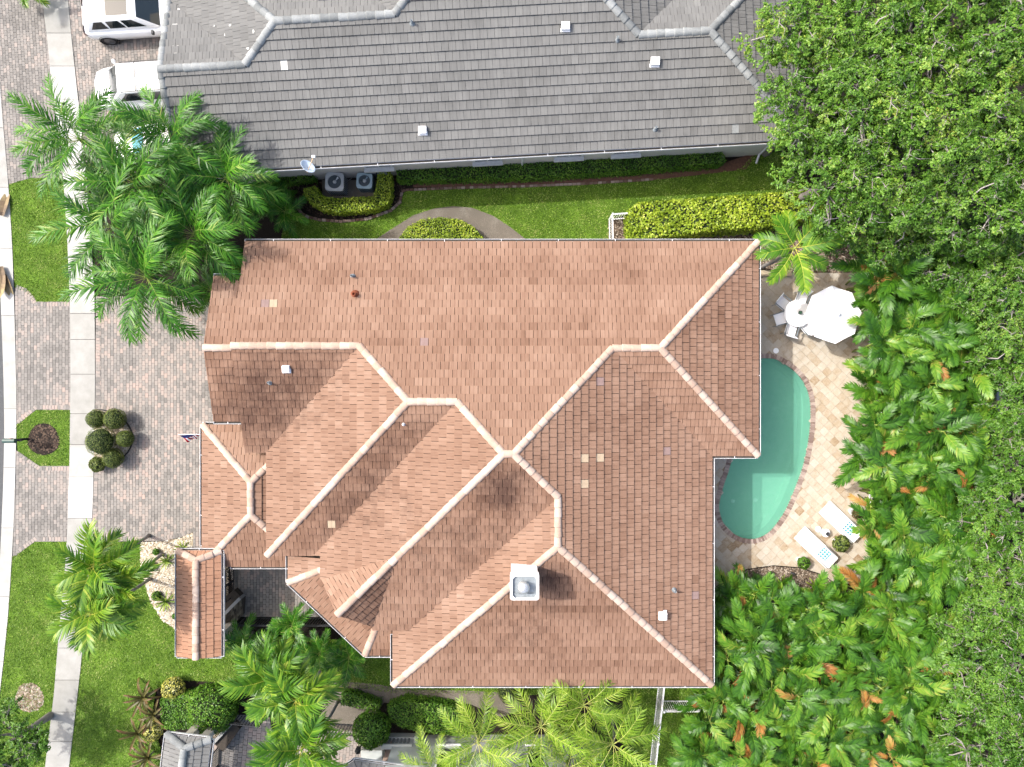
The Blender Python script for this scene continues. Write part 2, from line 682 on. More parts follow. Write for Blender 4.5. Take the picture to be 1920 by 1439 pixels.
def gutter(house, A, B, out, w=.12, h=.11):
    """open box gutter hung along the eave from A to B; out is the outward side"""
    A, B, out = Vector(A), Vector(B), Vector(out).normalized()
    d = (B - A)
    L = d.length
    d.normalize()
    z = Vector((0, 0, 1))
    M = Matrix(((d.x, out.x, 0, A.x), (d.y, out.y, 0, A.y), (d.z, out.z, 1, A.z), (0, 0, 0, 1)))
    mb = MB()
    mb.box(0, L, w - .012, w, -h, .012, 0, M)
    mb.box(0, L, .004, .014, -h, 0.0, 0, M)
    mb.box(0, L, .014, w - .012, -h, -h + .01, 0, M)
    mb.box(-.01, 0, .004, w, -h, .012, 0, M)
    mb.box(L, L + .01, .004, w, -h, .012, 0, M)
    g = mb.obj('gutter', M_GUT, house)
    mb = MB()
    mb.box(.02, L - .02, .015, w - .013, -h + .012, -.045, 0, M)  # dark box filling the inside of the trough
    mb.obj('gutter_fill', M_GUTD, g)
    k = max(1, int(L / 2.2))
    sm = MB().box(-.012, .012, .004, w - .012, -.012, .004).mesh('gutter_strap', M_GUT)
    for i in range(k):
        add('gutter_strap', sm, g, M @ Matrix.Translation((L * (i + .5) / k, 0, 0)))
    return g


def vent_hood(roof, p, M_=None, s=1.0, mat=None):
    """low box vent with a sloping hood, sitting on the roof plane"""
    mb = MB()
    x = .19 * s
    mb.faces([(-x, -x, -.06), (x, -x, -.06), (x, x, -.06), (-x, x, -.06), (-x, -x, .24 * s), (x, -x, .24 * s), (x, x * .7, .3 * s), (-x, x * .7, .3 * s), (x, x, .16 * s), (-x, x, .16 * s)],
             [(4, 5, 6, 7), (7, 6, 8, 9), (0, 1, 5, 4), (2, 3, 9, 8), (1, 2, 8, 6, 5), (3, 0, 4, 7, 9)])
    mb.box(-x - .03, x + .03, -x - .03, x + .03, -.03, .035)
    return mb.obj('roof_vent', mat or M_WHITEM, roof, M=Matrix.Translation(p))


def vent_pipe(roof, p, r=.05, h=.35, mat=None):
    mb = MB()
    mb.lathe([(r * 2.6, -.12), (r * 2.2, .05), (r * 1.1, .09), (r, .1), (r, h), (r * .7, h), (r * .7, h - .1)], p, 12)
    return mb.obj('vent_pipe', mat or M_GALV, roof, True)


# ------------------------------------------------------------------ the main house
E0 = 3.5
PLK = dict(A=('N', 5.942, .3284), S1=('S', -2.879, .3318), W4=('W', -10.278, .3494), S3=('S', -7.203, .3356), W3=('W', -8.298, .3549), S2=('S', -11.0, .34),
           E=('E', 8.374, .3404), W2=('W', -4.983, .3315), S=('S', -12.641, .3549), E2=('E', 10.311, .3379), S4=('S', -3.026, .3346))


def plane_of(k, e, m, z=E0):
    return dict(N=(0, -m, z + m * e), S=(0, m, z - m * e), W=(m, 0, z - m * e), E=(-m, 0, z + m * e))[k]


PL = {k: plane_of(*v) for k, v in PLK.items()}
FLAT = (0, 0, E0)


def meet(*ps):
    ps = [PL[p] if isinstance(p, str) else p for p in ps]
    return Vector(np.linalg.solve(np.array([[p[0], p[1], -1] for p in ps]), -np.array([p[2] for p in ps])))


def on(p, x, y):
    p = PL[p] if isinstance(p, str) else p
    return Vector((x, y, p[0] * x + p[1] * y + p[2]))


house = thing('terracotta_house', 'large single-storey house with hipped terracotta tile roof and white chimney', 'house', (0, -3, 0))
XG = -11.2
yN, ySd = PLK['A'][1], PLK['S'][1]
R1 = meet('A', 'S1', 'W4')
R2a, R2b = meet('A', 'W4', 'S3'), meet('A', 'S3', 'W3')
K1, K2 = meet('A', 'W3', 'S2'), meet('A', 'E', 'S2')
NV, NR_ = meet('A', 'S4', 'E'), meet('A', 'E2', 'S4')
ET, EB = meet('E', 'W2', 'S2'), meet('E', 'W2', 'S')
cNE, cE2S, cES4 = meet(FLAT, 'A', 'E2'), meet(FLAT, 'E2', 'S4'), meet(FLAT, 'S4', 'E')
cSE, cSW = meet(FLAT, 'E', 'S'), meet(FLAT, 'W2', 'S')
cH2, cV1, cV2 = meet(FLAT, 'W4', 'S3'), meet(FLAT, 'S1', 'W4'), meet(FLAT, 'S3', 'W3')
R1L = on('A', XG, R1.y)
ODD = [(1098, 853, M_CREAMTILE), (1129, 853, M_CREAMTILE), (1098, 915, M_CREAMTILE), (1129, 711, M_LILAC), (1189, 711, M_CREAMTILE), (1245, 842, M_LILAC), (495, 575, M_LILAC),
       (508, 575, M_CREAMTILE), (790, 638, M_LILAC), (1300, 1115, M_LILAC), (804, 806, M_CREAMTILE), (626, 982, M_CREAMTILE), (1205, 711, M_CREAMTILE)]
RF = Roofing(M_TILE, seed=5, odd=ODD)
RF.plane([(XG, yN, E0), cNE, NR_, NV, K2, K1, R2b, R2a, R1, R1L], mean=.55)
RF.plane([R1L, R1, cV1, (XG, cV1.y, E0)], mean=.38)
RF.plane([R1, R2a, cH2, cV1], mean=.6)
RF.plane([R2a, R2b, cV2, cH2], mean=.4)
# gablet riding on the hip between the west and south slopes
G0 = px_on(PL['W3'], 745, 1044)
G0.z = .5 * (G0.z + on('S2', G0.x, G0.y).z)
G1 = G(632, 1153, G0.z - .02)
GL, GR = px_on(PL['W3'], 604, 1087), px_on(PL['S2'], 697, 1174)
xw = px_on(PL['W3'], 601, 1060).x
RF.plane([R2b, K1, G0, GL, on('W3', xw, GL.y + .05), on('W3', xw, cV2.y), cV2], mean=.6)
S2b = px_on(PL['S2'], 766, 1181)
RF.plane([K1, K2, ET, S2b, on('S2', GR.x, S2b.y), GR, G0], mean=.42)
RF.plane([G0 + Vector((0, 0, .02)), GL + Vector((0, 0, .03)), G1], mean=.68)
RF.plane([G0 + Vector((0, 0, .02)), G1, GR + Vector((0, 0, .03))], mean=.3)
RF.plane([K2, NV, cES4, cSE, EB, ET], mean=.5)
RF.plane([ET, EB, cSW, on('W2', cSW.x, S2b.y), S2b], mean=.65)
RF.plane([EB, cSE, cSW], mean=.42)
RF.plane([cNE, cE2S, NR_], mean=.45)
RF.plane([NV, NR_, cE2S, cES4], mean=.5)
# lower roof round the bay at the entrance, chamfered corner
zb = 3.02
C1, C2 = G(541, 1092, zb), G(685, 1228, zb)
nd = Vector((-(C2 - C1).y, (C2 - C1).x, 0)).normalized()
if nd.x < 0:
    nd = -nd
C3, C0 = Vector((G(738, 1228, zb).x, C2.y, zb)), Vector((C1.x, G(541, 1042, zb).y, zb))
mb_ = .33
t1 = nd.y / (1 - nd.x)
I1 = C1 + Vector((1.75, 1.75 / t1, 1.75 * mb_))
t2 = nd.x / (1 - nd.y)
I2 = C2 + Vector((1.75 / t2, 1.75, 1.75 * mb_))
RF.plane([C1, I1, Vector((I1.x, C0.y, I1.z)), C0], mean=.7)
RF.plane([C1, C2, I2, I1], mean=.45)
RF.plane([C2, C3, Vector((C3.x, I2.y, I2.z)), I2], mean=.4)
# narrower gable end over the garage front
ze = E0 + .37
FX = G(401, 517, ze).x
fyn, fys = G(401, 519, ze).y, G(408, 790, ze).y
fr = Vector((FX, (fyn + fys) / 2, ze + .328 * (fyn - fys) / 2))
RF.plane([(FX, fyn, ze), (XG + .25, fyn, ze), (XG + .25, fr.y, fr.z), fr], mean=.6)
RF.plane([(FX, fys, ze), fr, (XG + .25, fr.y, fr.z), (XG + .25, fys, ze)], mean=.42)
# low hipped roof over the front bay
bz = 2.5
bx0, by1 = G(380, 797, bz).x, G(380, 797, bz).y
by0 = G(470, 1062, bz).y
bxr = G(470, 930, 3.3).x
bw = bxr - bx0
br = bz + .34 * bw
B1, B2 = Vector((bxr, by1 - bw, br)), Vector((bxr, by0 + bw, br))
bxe = bxr + 1.05
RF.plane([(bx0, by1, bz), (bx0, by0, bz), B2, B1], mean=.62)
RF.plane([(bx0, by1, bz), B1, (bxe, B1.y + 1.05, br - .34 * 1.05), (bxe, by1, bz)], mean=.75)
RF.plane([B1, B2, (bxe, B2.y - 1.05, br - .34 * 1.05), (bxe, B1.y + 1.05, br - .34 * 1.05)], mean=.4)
RF.plane([(bx0, by0, bz), (-9.3, by0, bz), (-9.3, B2.y - 1.05 - .6, br - .34 * 1.65), (bxe, B2.y - 1.05, br - .34 * 1.05), B2], mean=.45)
roof = RF.finish(house, 'terracotta', M_DECK)
CAP = cap_mesh(M_CAP)
CAPD = cap_mesh(M_CAP, name='ridge_cap')
dn = Vector((0, 0, -.0))
for a, b in ((R1L, R1), (R1, R2a), (R2a, R2b), (R2b, K1), (K1, K2), (NV, K2), (NV, NR_), (cNE, NR_), (cE2S, NR_), (ET, K2), (EB, ET), (cSE, EB), (cSW, EB), (cH2, R2a), (G0, K1), (G1, G0),
             (C1, I1), (C2, C2 + (I2 - C2) * .8), (fr, Vector((XG, fr.y, fr.z))), ((bx0, by1, bz), B1), (B1, B2), ((bx0, by0, bz), B2),
             (Vector((bxr + .75, B1.y + .75, br - .34 * .75)), B1), (Vector((bxr + .75, B2.y - .75, br - .34 * .75)), B2)):
    caps(CAP, roof, a, b)
# walls
mb = MB()
loop = [(-10.8, 5.35), (9.75, 5.35), (9.75, -2.45), (7.8, -2.45), (7.8, -12.05), (-4.4, -12.05), (-4.4, -10.6), (-6.2, -10.6), (-8.9, -8.1), (-8.9, -7.4), (-12.85, -7.4), (-12.85, -2.3), (-10.8, -2.3)]
mb.prism(loop, -.1, 2.42)
mb.prism([(-9.8, 5.34), (9.74, 5.34), (9.74, -2.44), (7.79, -2.44), (7.79, -12.04), (-4.39, -12.04), (-4.39, -6.9), (-9.8, -6.9)], 2.3, 3.42)
w = .34
for gx, y0, y1, zt in ((-10.8, PLK['S1'][1] + .5, yN - .5, R1L.z - .2), (FX + .35, fys + .4, fyn - .4, fr.z - .2)):
    ym = (y0 + y1) / 2
    zs = zt - .33 * (y1 - y0) / 2
    P = [(gx, y0, 0), (gx, y1, 0), (gx, y1, zs), (gx, ym, zt), (gx, y0, zs)]
    Q = [(a + 1.0, b, c) for a, b, c in P]
    mb.faces(P + Q, [(4, 3, 2, 1, 0), (5, 6, 7, 8, 9), (0, 1, 6, 5), (1, 2, 7, 6), (2, 3, 8, 7), (3, 4, 9, 8), (4, 0, 5, 9)])
mb.obj('wall', M_STUC, house)
for y0, y1 in ((-.9, 1.55), (1.95, 3.9)):
    mb = MB()
    for i in range(4):
        mb.box(FX + .27, FX + .345, y0, y1, .02 + i * .55, .55 + i * .55)
    mb.obj('garage_door', M_WHITEM, house)
# gutters along the eaves
O = Vector
for a, b, o in (((XG, yN, E0), cNE, (0, 1, 0)), (cNE, cE2S, (1, 0, 0)), (cES4, cE2S, (0, -1, 0)), (cES4 + O((0, -.12, 0)), cSE, (1, 0, 0)), (cSW, cSE, (0, -1, 0)),
                (cSW, on('W2', cSW.x, S2b.y - .3), (-1, 0, 0)), ((FX, fyn, ze), (XG, fyn, ze), (0, 1, 0)), ((FX, fys, ze), (XG, fys, ze), (0, -1, 0)), (C1, C2, -nd), (C2, C3, (0, -1, 0)), (C1, C0, (-1, 0, 0)),
                ((bx0, by1, bz), (bx0, by0 + .9, bz), (-1, 0, 0)), ((bx0, by1, bz), (bxe - .3, by1, bz), (0, 1, 0)), ((-12.2, by0, bz), (-9.6, by0, bz), (0, -1, 0))):
    gutter(house, a, b, o)
# roof fittings
vent_pipe(roof, px_on(PL['A'], 662, 519), .05, .34)
vent_pipe(roof, px_on(PL['A'], 666, 553), .085, .3, M_RUST)
vent_hood(roof, px_on(PL['S1'], 538, 692), s=.75)
vent_pipe(roof, px_on(PL['S1'], 507, 718), .045, .3)
vent_pipe(roof, px_on(PL['S3'], 757, 796), .03, .22, M_WHITEM)
vent_pipe(roof, px_on(PL['E'], 1263, 1106), .05, .34)
vent_hood(roof, px_on(PL['E'], 1241, 1153), s=.85)
# chimney: boxed shaft, recessed metal pan with a domed flue
ch = MB()
cx0, cx1, cy0, cy1, zt = -.07, 1.0, -8.02, -7.08, 7.0
ch.box(cx0 + .03, cx1 - .03, cy0 + .03, cy1 - .03, 4.2, 6.62)
ch.box(cx0, cx1, cy0, cy1, 6.6, 6.86)
chim = ch.obj('chimney', M_WHITE, house)
rim = MB()
ix0, ix1, iy0, iy1, cc = cx0 + .09, cx1 - .08, cy0 + .07, cy1 - .07, .09
outr = [(cx0, cy0 + .06), (cx0 + .06, cy0), (cx1 - .06, cy0), (cx1, cy0 + .06), (cx1, cy1), (cx0, cy1)]
inn = [(ix0, iy0 + cc), (ix0 + cc, iy0), (ix1 - cc, iy0), (ix1, iy0 + cc), (ix1, iy1 - cc), (ix1 - cc, iy1), (ix0 + cc, iy1), (ix0, iy1 - cc)]
tri = tri_poly(outr, [inn])
rim.faces([(*p, zt) for p in outr + inn], tri)
for l, z0, f in ((outr, 6.862, 1), (inn, 6.87, -1)):
    k = len(l)
    for i in range(k):
        a, b = l[i], l[(i + 1) % k]
        q = [(*a, z0), (*b, z0), (*b, zt), (*a, zt)]
        rim.poly(q if f > 0 else q[::-1])
rim.obj('chimney_rim', M_WHITE, chim)
pan = MB()
pan.faces([(*p, 6.875) for p in inn], [tuple(range(8))])
pan.box(ix0 + .04, ix1 - .04, iy0 + .12, iy0 + .15, 6.876, 6.92)
pan.obj('chimney_pan', M_GALV, chim)
fl = MB()
fc = (cx0 + .5, cy0 + .5, 6.88)
fl.lathe([(.2, 0), (.2, .14), (.21, .15), (.21, .19), (.19, .2), (.19, .28)], fc, 20)
fl.lathe([(.215, .3), (.22, .33), (.2, .37), (.15, .41), (.08, .435), (0.01, .44)], fc, 20)
fl.obj('flue_cap', plain('brushed_steel', (.5, .5, .49), .4, .5, .7, namp=.3, nscale=20), chim, True)

# ------------------------------------------------------------------ the grey house to the north
gh = thing('grey_house', 'neighbouring house with weathered grey flat-tile hip roof and grey stucco wall', 'house', (0, 14, 0))
ze = 3.3
A0, A1 = G(468, 318, ze), G(1483, 262, ze)
U = (A1 - A0).normalized()
V = Vector((-U.y, U.x, 0))
mg = .34


def lpl(c, mu, mv):      # z = c + mu*u + mv*v in the house frame, as a world plane
    a, b = mu * U.x + mv * V.x, mu * U.y + mv * V.y
    return (a, b, c - a * A0.x - b * A0.y)


SG = lpl(ze, 0, mg)
uv = lambda p: ((p - A0).dot(U), (p - A0).dot(V))
W = lambda u, v, z: A0 + U * u + V * v + Vector((0, 0, z - A0.z))
P1L, P1R, P2L, P2R, P3L, P3R = (px_on(SG, *q) for q in ((297, 127), (460, 125), (515, 37), (740, 30), (1197, 64), (1331, 60)))
(u1l, v1), (u1r, v1b), (u2l, v2), (u2r, v2b), (u3l, v3), (u3r, v3b) = map(uv, (P1L, P1R, P2L, P2R, P3L, P3R))
v1, v2, v3 = (v1 + v1b) / 2, (v2 + v2b) / 2, (v3 + v3b) / 2
z1, z2, z3 = ze + mg * v1, ze + mg * v2, ze + mg * v3
u1r, vt = u2l - (v2 - v1), max(v2, v3) + 2.6
uR = u3r + v3
P1L, P1R, P2L, P2R, P3L, P3R = W(u1l, v1, z1), W(u1r, v1, z1), W(u2l, v2, z2), W(u2r, v2, z2), W(u3l, v3, z3), W(u3r, v3, z3)
zt_ = ze + mg * vt
T2, T3 = W(u2r + vt - v2, vt, zt_), W(u3l - (vt - v3), vt, zt_)
ODDG = [(541, 115, M_WHITEP), (1378, 238, M_CAPG)]
RG = Roofing(M_TILE_G, expo=.375, thick=.08, seed=9, odd=ODDG)
RG.W = .29
RG.sd, RG.gap, RG.groove = .06, .006, .002
d = 4.0
dm = Vector((0, 0, -mg * d))
NW_, NE_ = (V - U) * d + dm, (V + U) * d + dm
RG.plane([W(u1l, 0, ze), W(uR, 0, ze), P3R, P3L, T3, T2, P2R, P2L, P1R, P1L], mean=.5)
RG.plane([P1L, P1R, W(u1l, v1 + (u1r - u1l), z1 - mg * (u1r - u1l))], mean=.55)
RG.plane([P1R, P2L, P2L + NW_, P1R + NW_], mean=.55)
RG.plane([P2L, P2R, P2R + NW_, P2L + NW_], mean=.62)
RG.plane([P2R, T2, T2 + NW_ * .9, P2R + NW_], mean=.5)
RG.plane([P3L, P3R, P3R + NE_, P3L + NE_], mean=.62)
RG.plane([P3L, P3L + NE_, T3 + NE_ * .9, T3], mean=.3)
RG.plane([P3R, W(uR, 0, ze), W(uR, v3 + uR - u3r, ze)], mean=.3)
RG.plane([T2, T3, T3 + (V - U * .0) * 4 + dm, T2 + V * 4 + dm], mean=.5)
roofg = RG.finish(gh, 'grey', M_DECKG)
CAPG = cap_mesh(M_CAPG, w=.16, h=.1)
for a, b in ((P1L, P1R), (P1R, P2L), (P2L, P2R), (P2R, T2), (P2L + NW_, P2L), (P3L, P3R), (P3L, T3), (W(uR, 0, ze), P3R), (P3R + NE_, P3R)):
    caps(CAPG, roofg, a, b, lift=.05)
# rake tiles along the west gable edge
caps(CAPG, roofg, W(u1l + .05, .1, ze + .02), P1L + U * .05, lift=.01)
caps(CAPG, roofg, W(u1l + .05, v1 + (u1r - u1l) * .95, z1 - mg * (u1r - u1l) * .95), P1L + U * .05, lift=.01)
mb = MB()
mb.prism([W(u1l + .6, .42, 0).xy, W(uR - .6, .42, 0).xy, W(uR - .6, 9.5, 0).xy, W(u1l + .6, 9.5, 0).xy], -.1, 3.2)
P = [W(u1l + .6, .6, 3.1), W(u1l + .6, v1, z1 - .16), W(u1l + .6, v1 + 3.0, z1 - .18 - 3.0 * mg)]
mb.faces([*P, *[p + U * .3 for p in P]], [(0, 1, 2), (5, 4, 3), (0, 3, 4, 1), (1, 4, 5, 2)])
mb.obj('wall', M_STUCG, gh)
gutter(gh, W(u1l, 0, ze), W(uR, 0, ze), -V, .13, .12)
gutter(gh, W(uR, 0, ze), W(uR, 8, ze), U, .13, .12)
M_AL = plain('pale_grey_trim', (.5, .5, .49), .6)
for px in (719, 915, 1062, 1165):
    u = uv(G(px, 720 - 10.4 * S, 0))[0] * 1.0
    wm = W(u, .42, 0)
    Mw = Matrix(((U.x, V.x, 0, wm.x), (U.y, V.y, 0, wm.y), (0, 0, 1, 0), (0, 0, 0, 1)))
    f = MB()
    for a in ((-.62, .62, -.05, .02, 1.32, 1.4), (-.62, .62, -.05, .02, 2.3, 2.38), (-.62, -.55, -.05, .02, 1.4, 2.3), (.55, .62, -.05, .02, 1.4, 2.3), (-.02, .02, -.04, .02, 1.4, 2.3)):
        f.box(*a, 0, Mw)
    wo = f.obj('window', M_AL, gh)
    f = MB().box(-.55, .55, -.02, 0, 1.4, 2.3, 0, Mw)
    f.obj('pane', M_GLASS, wo)
    f = MB().box(-.68, .68, -.2, .0, 1.22, 1.315, 0, Mw)
    f.obj('sill', M_AL, wo)
for px, kick in ((978, 0), (1420, 1)):
    u = uv(G(px, 720 - 10.4 * S, 0))[0]
    mb = MB()
    top = W(u, -.06, ze - .1)
    pts = [top, top + V * .1 - Vector((0, 0, .25)), W(u, .36, 2.7), W(u, .36, .3), W(u, .1, .12)] if not kick else [W(u + .75, -.06, ze - .1), W(u + .7, .0, ze - .3), W(u, .36, 2.2), W(u, .36, .3), W(u - .1, .0, .12)]
    mb.tube(pts, .05, 4)
    mb.obj('downspout', M_GUT, gh)
for px, py, s_ in ((793, 246, .85), (1060, 52, .85), (1227, 118, .9)):
    vent_hood(roofg, px_on(SG, px, py), s=s_)
vent_hood(roofg, P2L + (P2R - P2L) * .38 + V * 1.0 + Vector((0, 0, -.3)), s=.8)
for px, py in ((773, 45), (1157, 76), (1228, 243)):
    vent_pipe(roofg, px_on(SG, px, py), .05, .28)
# white mortar spots splashed on the shaded grey slopes
M_MORT = plain('white_mortar_splash', base(240, 240, 236), .9)
for i in range(16):
    mb = MB()
    a, b = RND.random(), RND.random()
    if a + b > 1:
        a, b = 1 - a, 1 - b
    n1 = W(u1l, v1 + (u1r - u1l), z1 - mg * (u1r - u1l))
    p = P1L + (P1R - P1L) * a + (n1 - P1L) * b if i < 9 else P1R + (P2L - P1R) * a + NW_ * b * .5
    pn = lpl(0, 0, -mg) if i < 9 else lpl(0, mg, 0)
    k = RND.randint(5, 7)
    rx, ry = RND.uniform(.05, .16), RND.uniform(.04, .1)
    pts = []
    for j in range(k):
        w_ = 2 * math.pi * j / k
        q = Vector((rx * math.cos(w_) * RND.uniform(.6, 1.2), ry * math.sin(w_) * RND.uniform(.6, 1.2), 0))
        pts.append(p + q + Vector((0, 0, pn[0] * q.x + pn[1] * q.y + .055)))
    mb.poly(pts)
    mb.obj('mortar_splash', M_MORT, roofg)
# ------------------------------------------------------------------ ground, street, paving
M_SOIL = varied('dark_mulch_soil', [(0, base(40, 32, 26)), (.5, base(76, 63, 52)), (1, base(124, 108, 92))], wt=0, wn=.9, nscale=2.2, fine=30, famp=1.0, bump=.8, bdist=.05)
M_GRASS = varied('lawn_grass', [(0, base(92, 126, 34)), (.35, base(136, 180, 56)), (.6, base(166, 204, 82)), (.85, base(196, 206, 122)), (1, base(214, 206, 150))], wt=0, wn=1.3, nscale=.9, fine=24, famp=1.1, bump=.9, bdist=.05)
M_BLADE = leafmat('grass_blade', [(0, base(104, 148, 34)), (.5, base(162, 206, 68)), (1, base(226, 232, 146))], wt=.9, wr=0, wn=.5, nscale=.8, transl=.3)
M_CONC = varied('concrete', [(0, base(160, 159, 152)), (.4, base(190, 189, 183)), (.75, base(216, 215, 210)), (1, base(244, 243, 239))], wt=.75, wn=.7, nscale=1.6, fine=45, famp=.25, bump=.15)
M_ASPH = varied('asphalt', [(0, base(100, 102, 104)), (1, base(170, 172, 174))], wt=0, wn=.5, nscale=4, fine=80, famp=1.1)
M_PAVER = varied('driveway_paver', [(0, base(140, 136, 131)), (.3, base(164, 159, 153)), (.55, base(186, 174, 165)), (.8, base(198, 177, 166)), (1, base(206, 186, 174))], wt=.7, wn=1.0, nscale=.55, fine=55, famp=.3, bump=.3)
M_JOINT = plain('sand_joint', base(104, 98, 94), .95)
M_TRAV = varied('travertine', [(0, base(172, 144, 112)), (.2, base(198, 176, 146)), (.45, base(216, 202, 180)), (.75, base(228, 217, 200)), (1, base(238, 230, 217))], wt=.75, wn=.8, nscale=3.5, fine=28, famp=.55, rough=.75)
M_GROUT = plain('travertine_grout', base(190, 168, 138), .95)
M_COPE = varied('coping_brick', [(0, base(150, 126, 116)), (.5, base(188, 166, 154)), (1, base(212, 194, 182))], wt=.9, wn=.5, nscale=9, fine=50, famp=.5)
M_EDGE = varied('edging_brick', [(0, base(120, 92, 80)), (.5, base(160, 138, 126)), (1, base(198, 182, 170))], wt=.9, wn=.5, nscale=9, fine=50, famp=.5)
M_DIRT = varied('bare_sandy_soil', [(0, base(132, 124, 112)), (.5, base(184, 176, 162)), (1, base(216, 208, 194))], wt=0, wn=.9, nscale=1.6, fine=24, famp=.8, bump=.5, bdist=.03)
M_PEB = varied('cream_pebble', [(0, base(128, 108, 86)), (.35, base(206, 190, 164)), (.7, base(238, 228, 208)), (1, base(252, 248, 236))], wt=1.0, wn=.3, nscale=12, fine=40, famp=.2)
M_PEBB = plain('pebble_bed', base(196, 180, 152), .95, namp=.25, nscale=14)
M_PEBG = varied('grey_brown_pebble', [(0, base(74, 62, 52)), (.5, base(146, 126, 106)), (1, base(220, 206, 188))], wt=1.0, wn=.3, nscale=12, fine=40, famp=.2)
M_PEBGB = plain('grey_pebble_bed', base(112, 98, 84), .95, namp=.25, nscale=14)
M_CHIP = varied('bark_chip', [(0, base(20, 15, 12)), (.5, base(58, 44, 36)), (1, base(120, 100, 84))], wt=1.0, wn=.2, nscale=12)
M_BRNM = plain('reddish_mulch', base(120, 88, 72), .95, namp=.35, nscale=9)
M_BLACKE = plain('black_edging', (.015, .015, .016), .7)

WATERPX = [(1423, 672), (1440, 671), (1457, 674), (1486, 692), (1507, 715), (1519, 746), (1521, 784), (1517, 827), (1507, 874), (1490, 921), (1473, 959), (1454, 987), (1436, 1004), (1414, 1012),
           (1389, 1009), (1367, 996), (1353, 977), (1347, 952), (1350, 931), (1357, 906), (1366, 880), (1372, 850), (1374, 800), (1371, 750), (1378, 705), (1398, 680)]
POOL = smooth_loop([tuple(p) for p in G2(WATERPX)], 3)
COPE = offset_loop(POOL, .25)

big = 140.0
sheet('ground', M_SOIL, [(-big, -big), (big, -big), (big, big), (-big, big)], -.06, [offset_loop(POOL, .12)], kind='structure', label='dark mulched soil under beds and trees')

KR = [(-60, -8), (100, -4), (220, 5), (330, 15), (450, 23), (600, 28), (720, 31), (800, 31), (860, 30), (970, 27), (1060, 22), (1150, 16), (1250, 6), (1300, 0), (1480, -22)]
KL = [(-60, -40), (100, -34), (220, -22), (350, -12), (450, -4), (560, 2), (700, 7), (800, 9), (900, 7), (1000, 3), (1060, 0), (1150, -8), (1300, -26), (1480, -50)]
SL = [(-60, 72), (0, 80), (63, 88), (150, 97), (300, 117), (450, 127), (570, 132), (720, 133), (870, 131), (1000, 127), (1060, 123), (1200, 110), (1300, 102), (1480, 80)]
SR = [(-60, 122), (0, 128), (63, 134), (150, 143), (300, 160), (450, 171), (560, 178), (720, 179), (850, 177), (950, 174), (1060, 169), (1250, 152), (1439, 130), (1480, 125)]


def ev(tab, y):
    return float(np.interp(y, [a for a, b in tab], [b for a, b in tab]))


ys = list(range(-60, 1481, 40))
sheet('street', M_ASPH, [G(ev(KL, y) + 2, y).xy for y in ys] + [G(-900, 1480).xy, G(-900, -60).xy], -.02, kind='structure', label='grey asphalt street along the left edge')


def slabs(root, name, L, Rr, joints, mat, z0, z1, gap, tints, steps=3):
    for i in range(len(joints) - 1):
        a, b = joints[i] + gap, joints[i + 1] - gap
        yy = [a + (b - a) * k / steps for k in range(steps + 1)]
        pts = [G(ev(L, y), y).xy for y in yy] + [G(ev(Rr, y), y).xy for y in reversed(yy)]
        mb = MB()
        mb.prism([tuple(p) for p in pts], z0, z1, tints[i % len(tints)] if tints else RND.random())
        mb.obj(name, mat, root)


kerb = sheet('kerb', M_JOINT, [G(ev(KL, y), y).xy for y in ys] + [G(ev(KR, y), y).xy for y in reversed(ys)], -.012, kind='structure', label='pale concrete kerb and gutter beside the street')
slabs(kerb, 'kerb_slab', KL, KR, [-60, 10, 125, 240, 352, 467, 592, 767, 877, 990, 1119, 1240, 1360, 1480], M_CONC, -.02, .025, .35, [.8, .7, .75, .55, .8, .95, .7, .9, .85, .7, .8, .8, .8])
walk = sheet('sidewalk', M_JOINT, [G(ev(SL, y), y).xy for y in ys] + [G(ev(SR, y), y).xy for y in reversed(ys)], -.004, kind='structure', label='concrete sidewalk crossing the driveway')
slabs(walk, 'sidewalk_slab', SL, SR, [-60, 63, 125, 187, 248, 310, 372, 430, 484, 536, 588, 637, 702, 776, 834, 895, 972, 1034, 1095, 1155, 1215, 1275, 1335, 1390, 1480], M_CONC, -.02, .035, .45,
      [.35, .55, .95, 1.2, 1.0, 1.0, .9, .9, .95, .8, .5, .55, .5, .45, .75, 1.3, .5, .5, .6, .55, .5, .35, .45, .55])


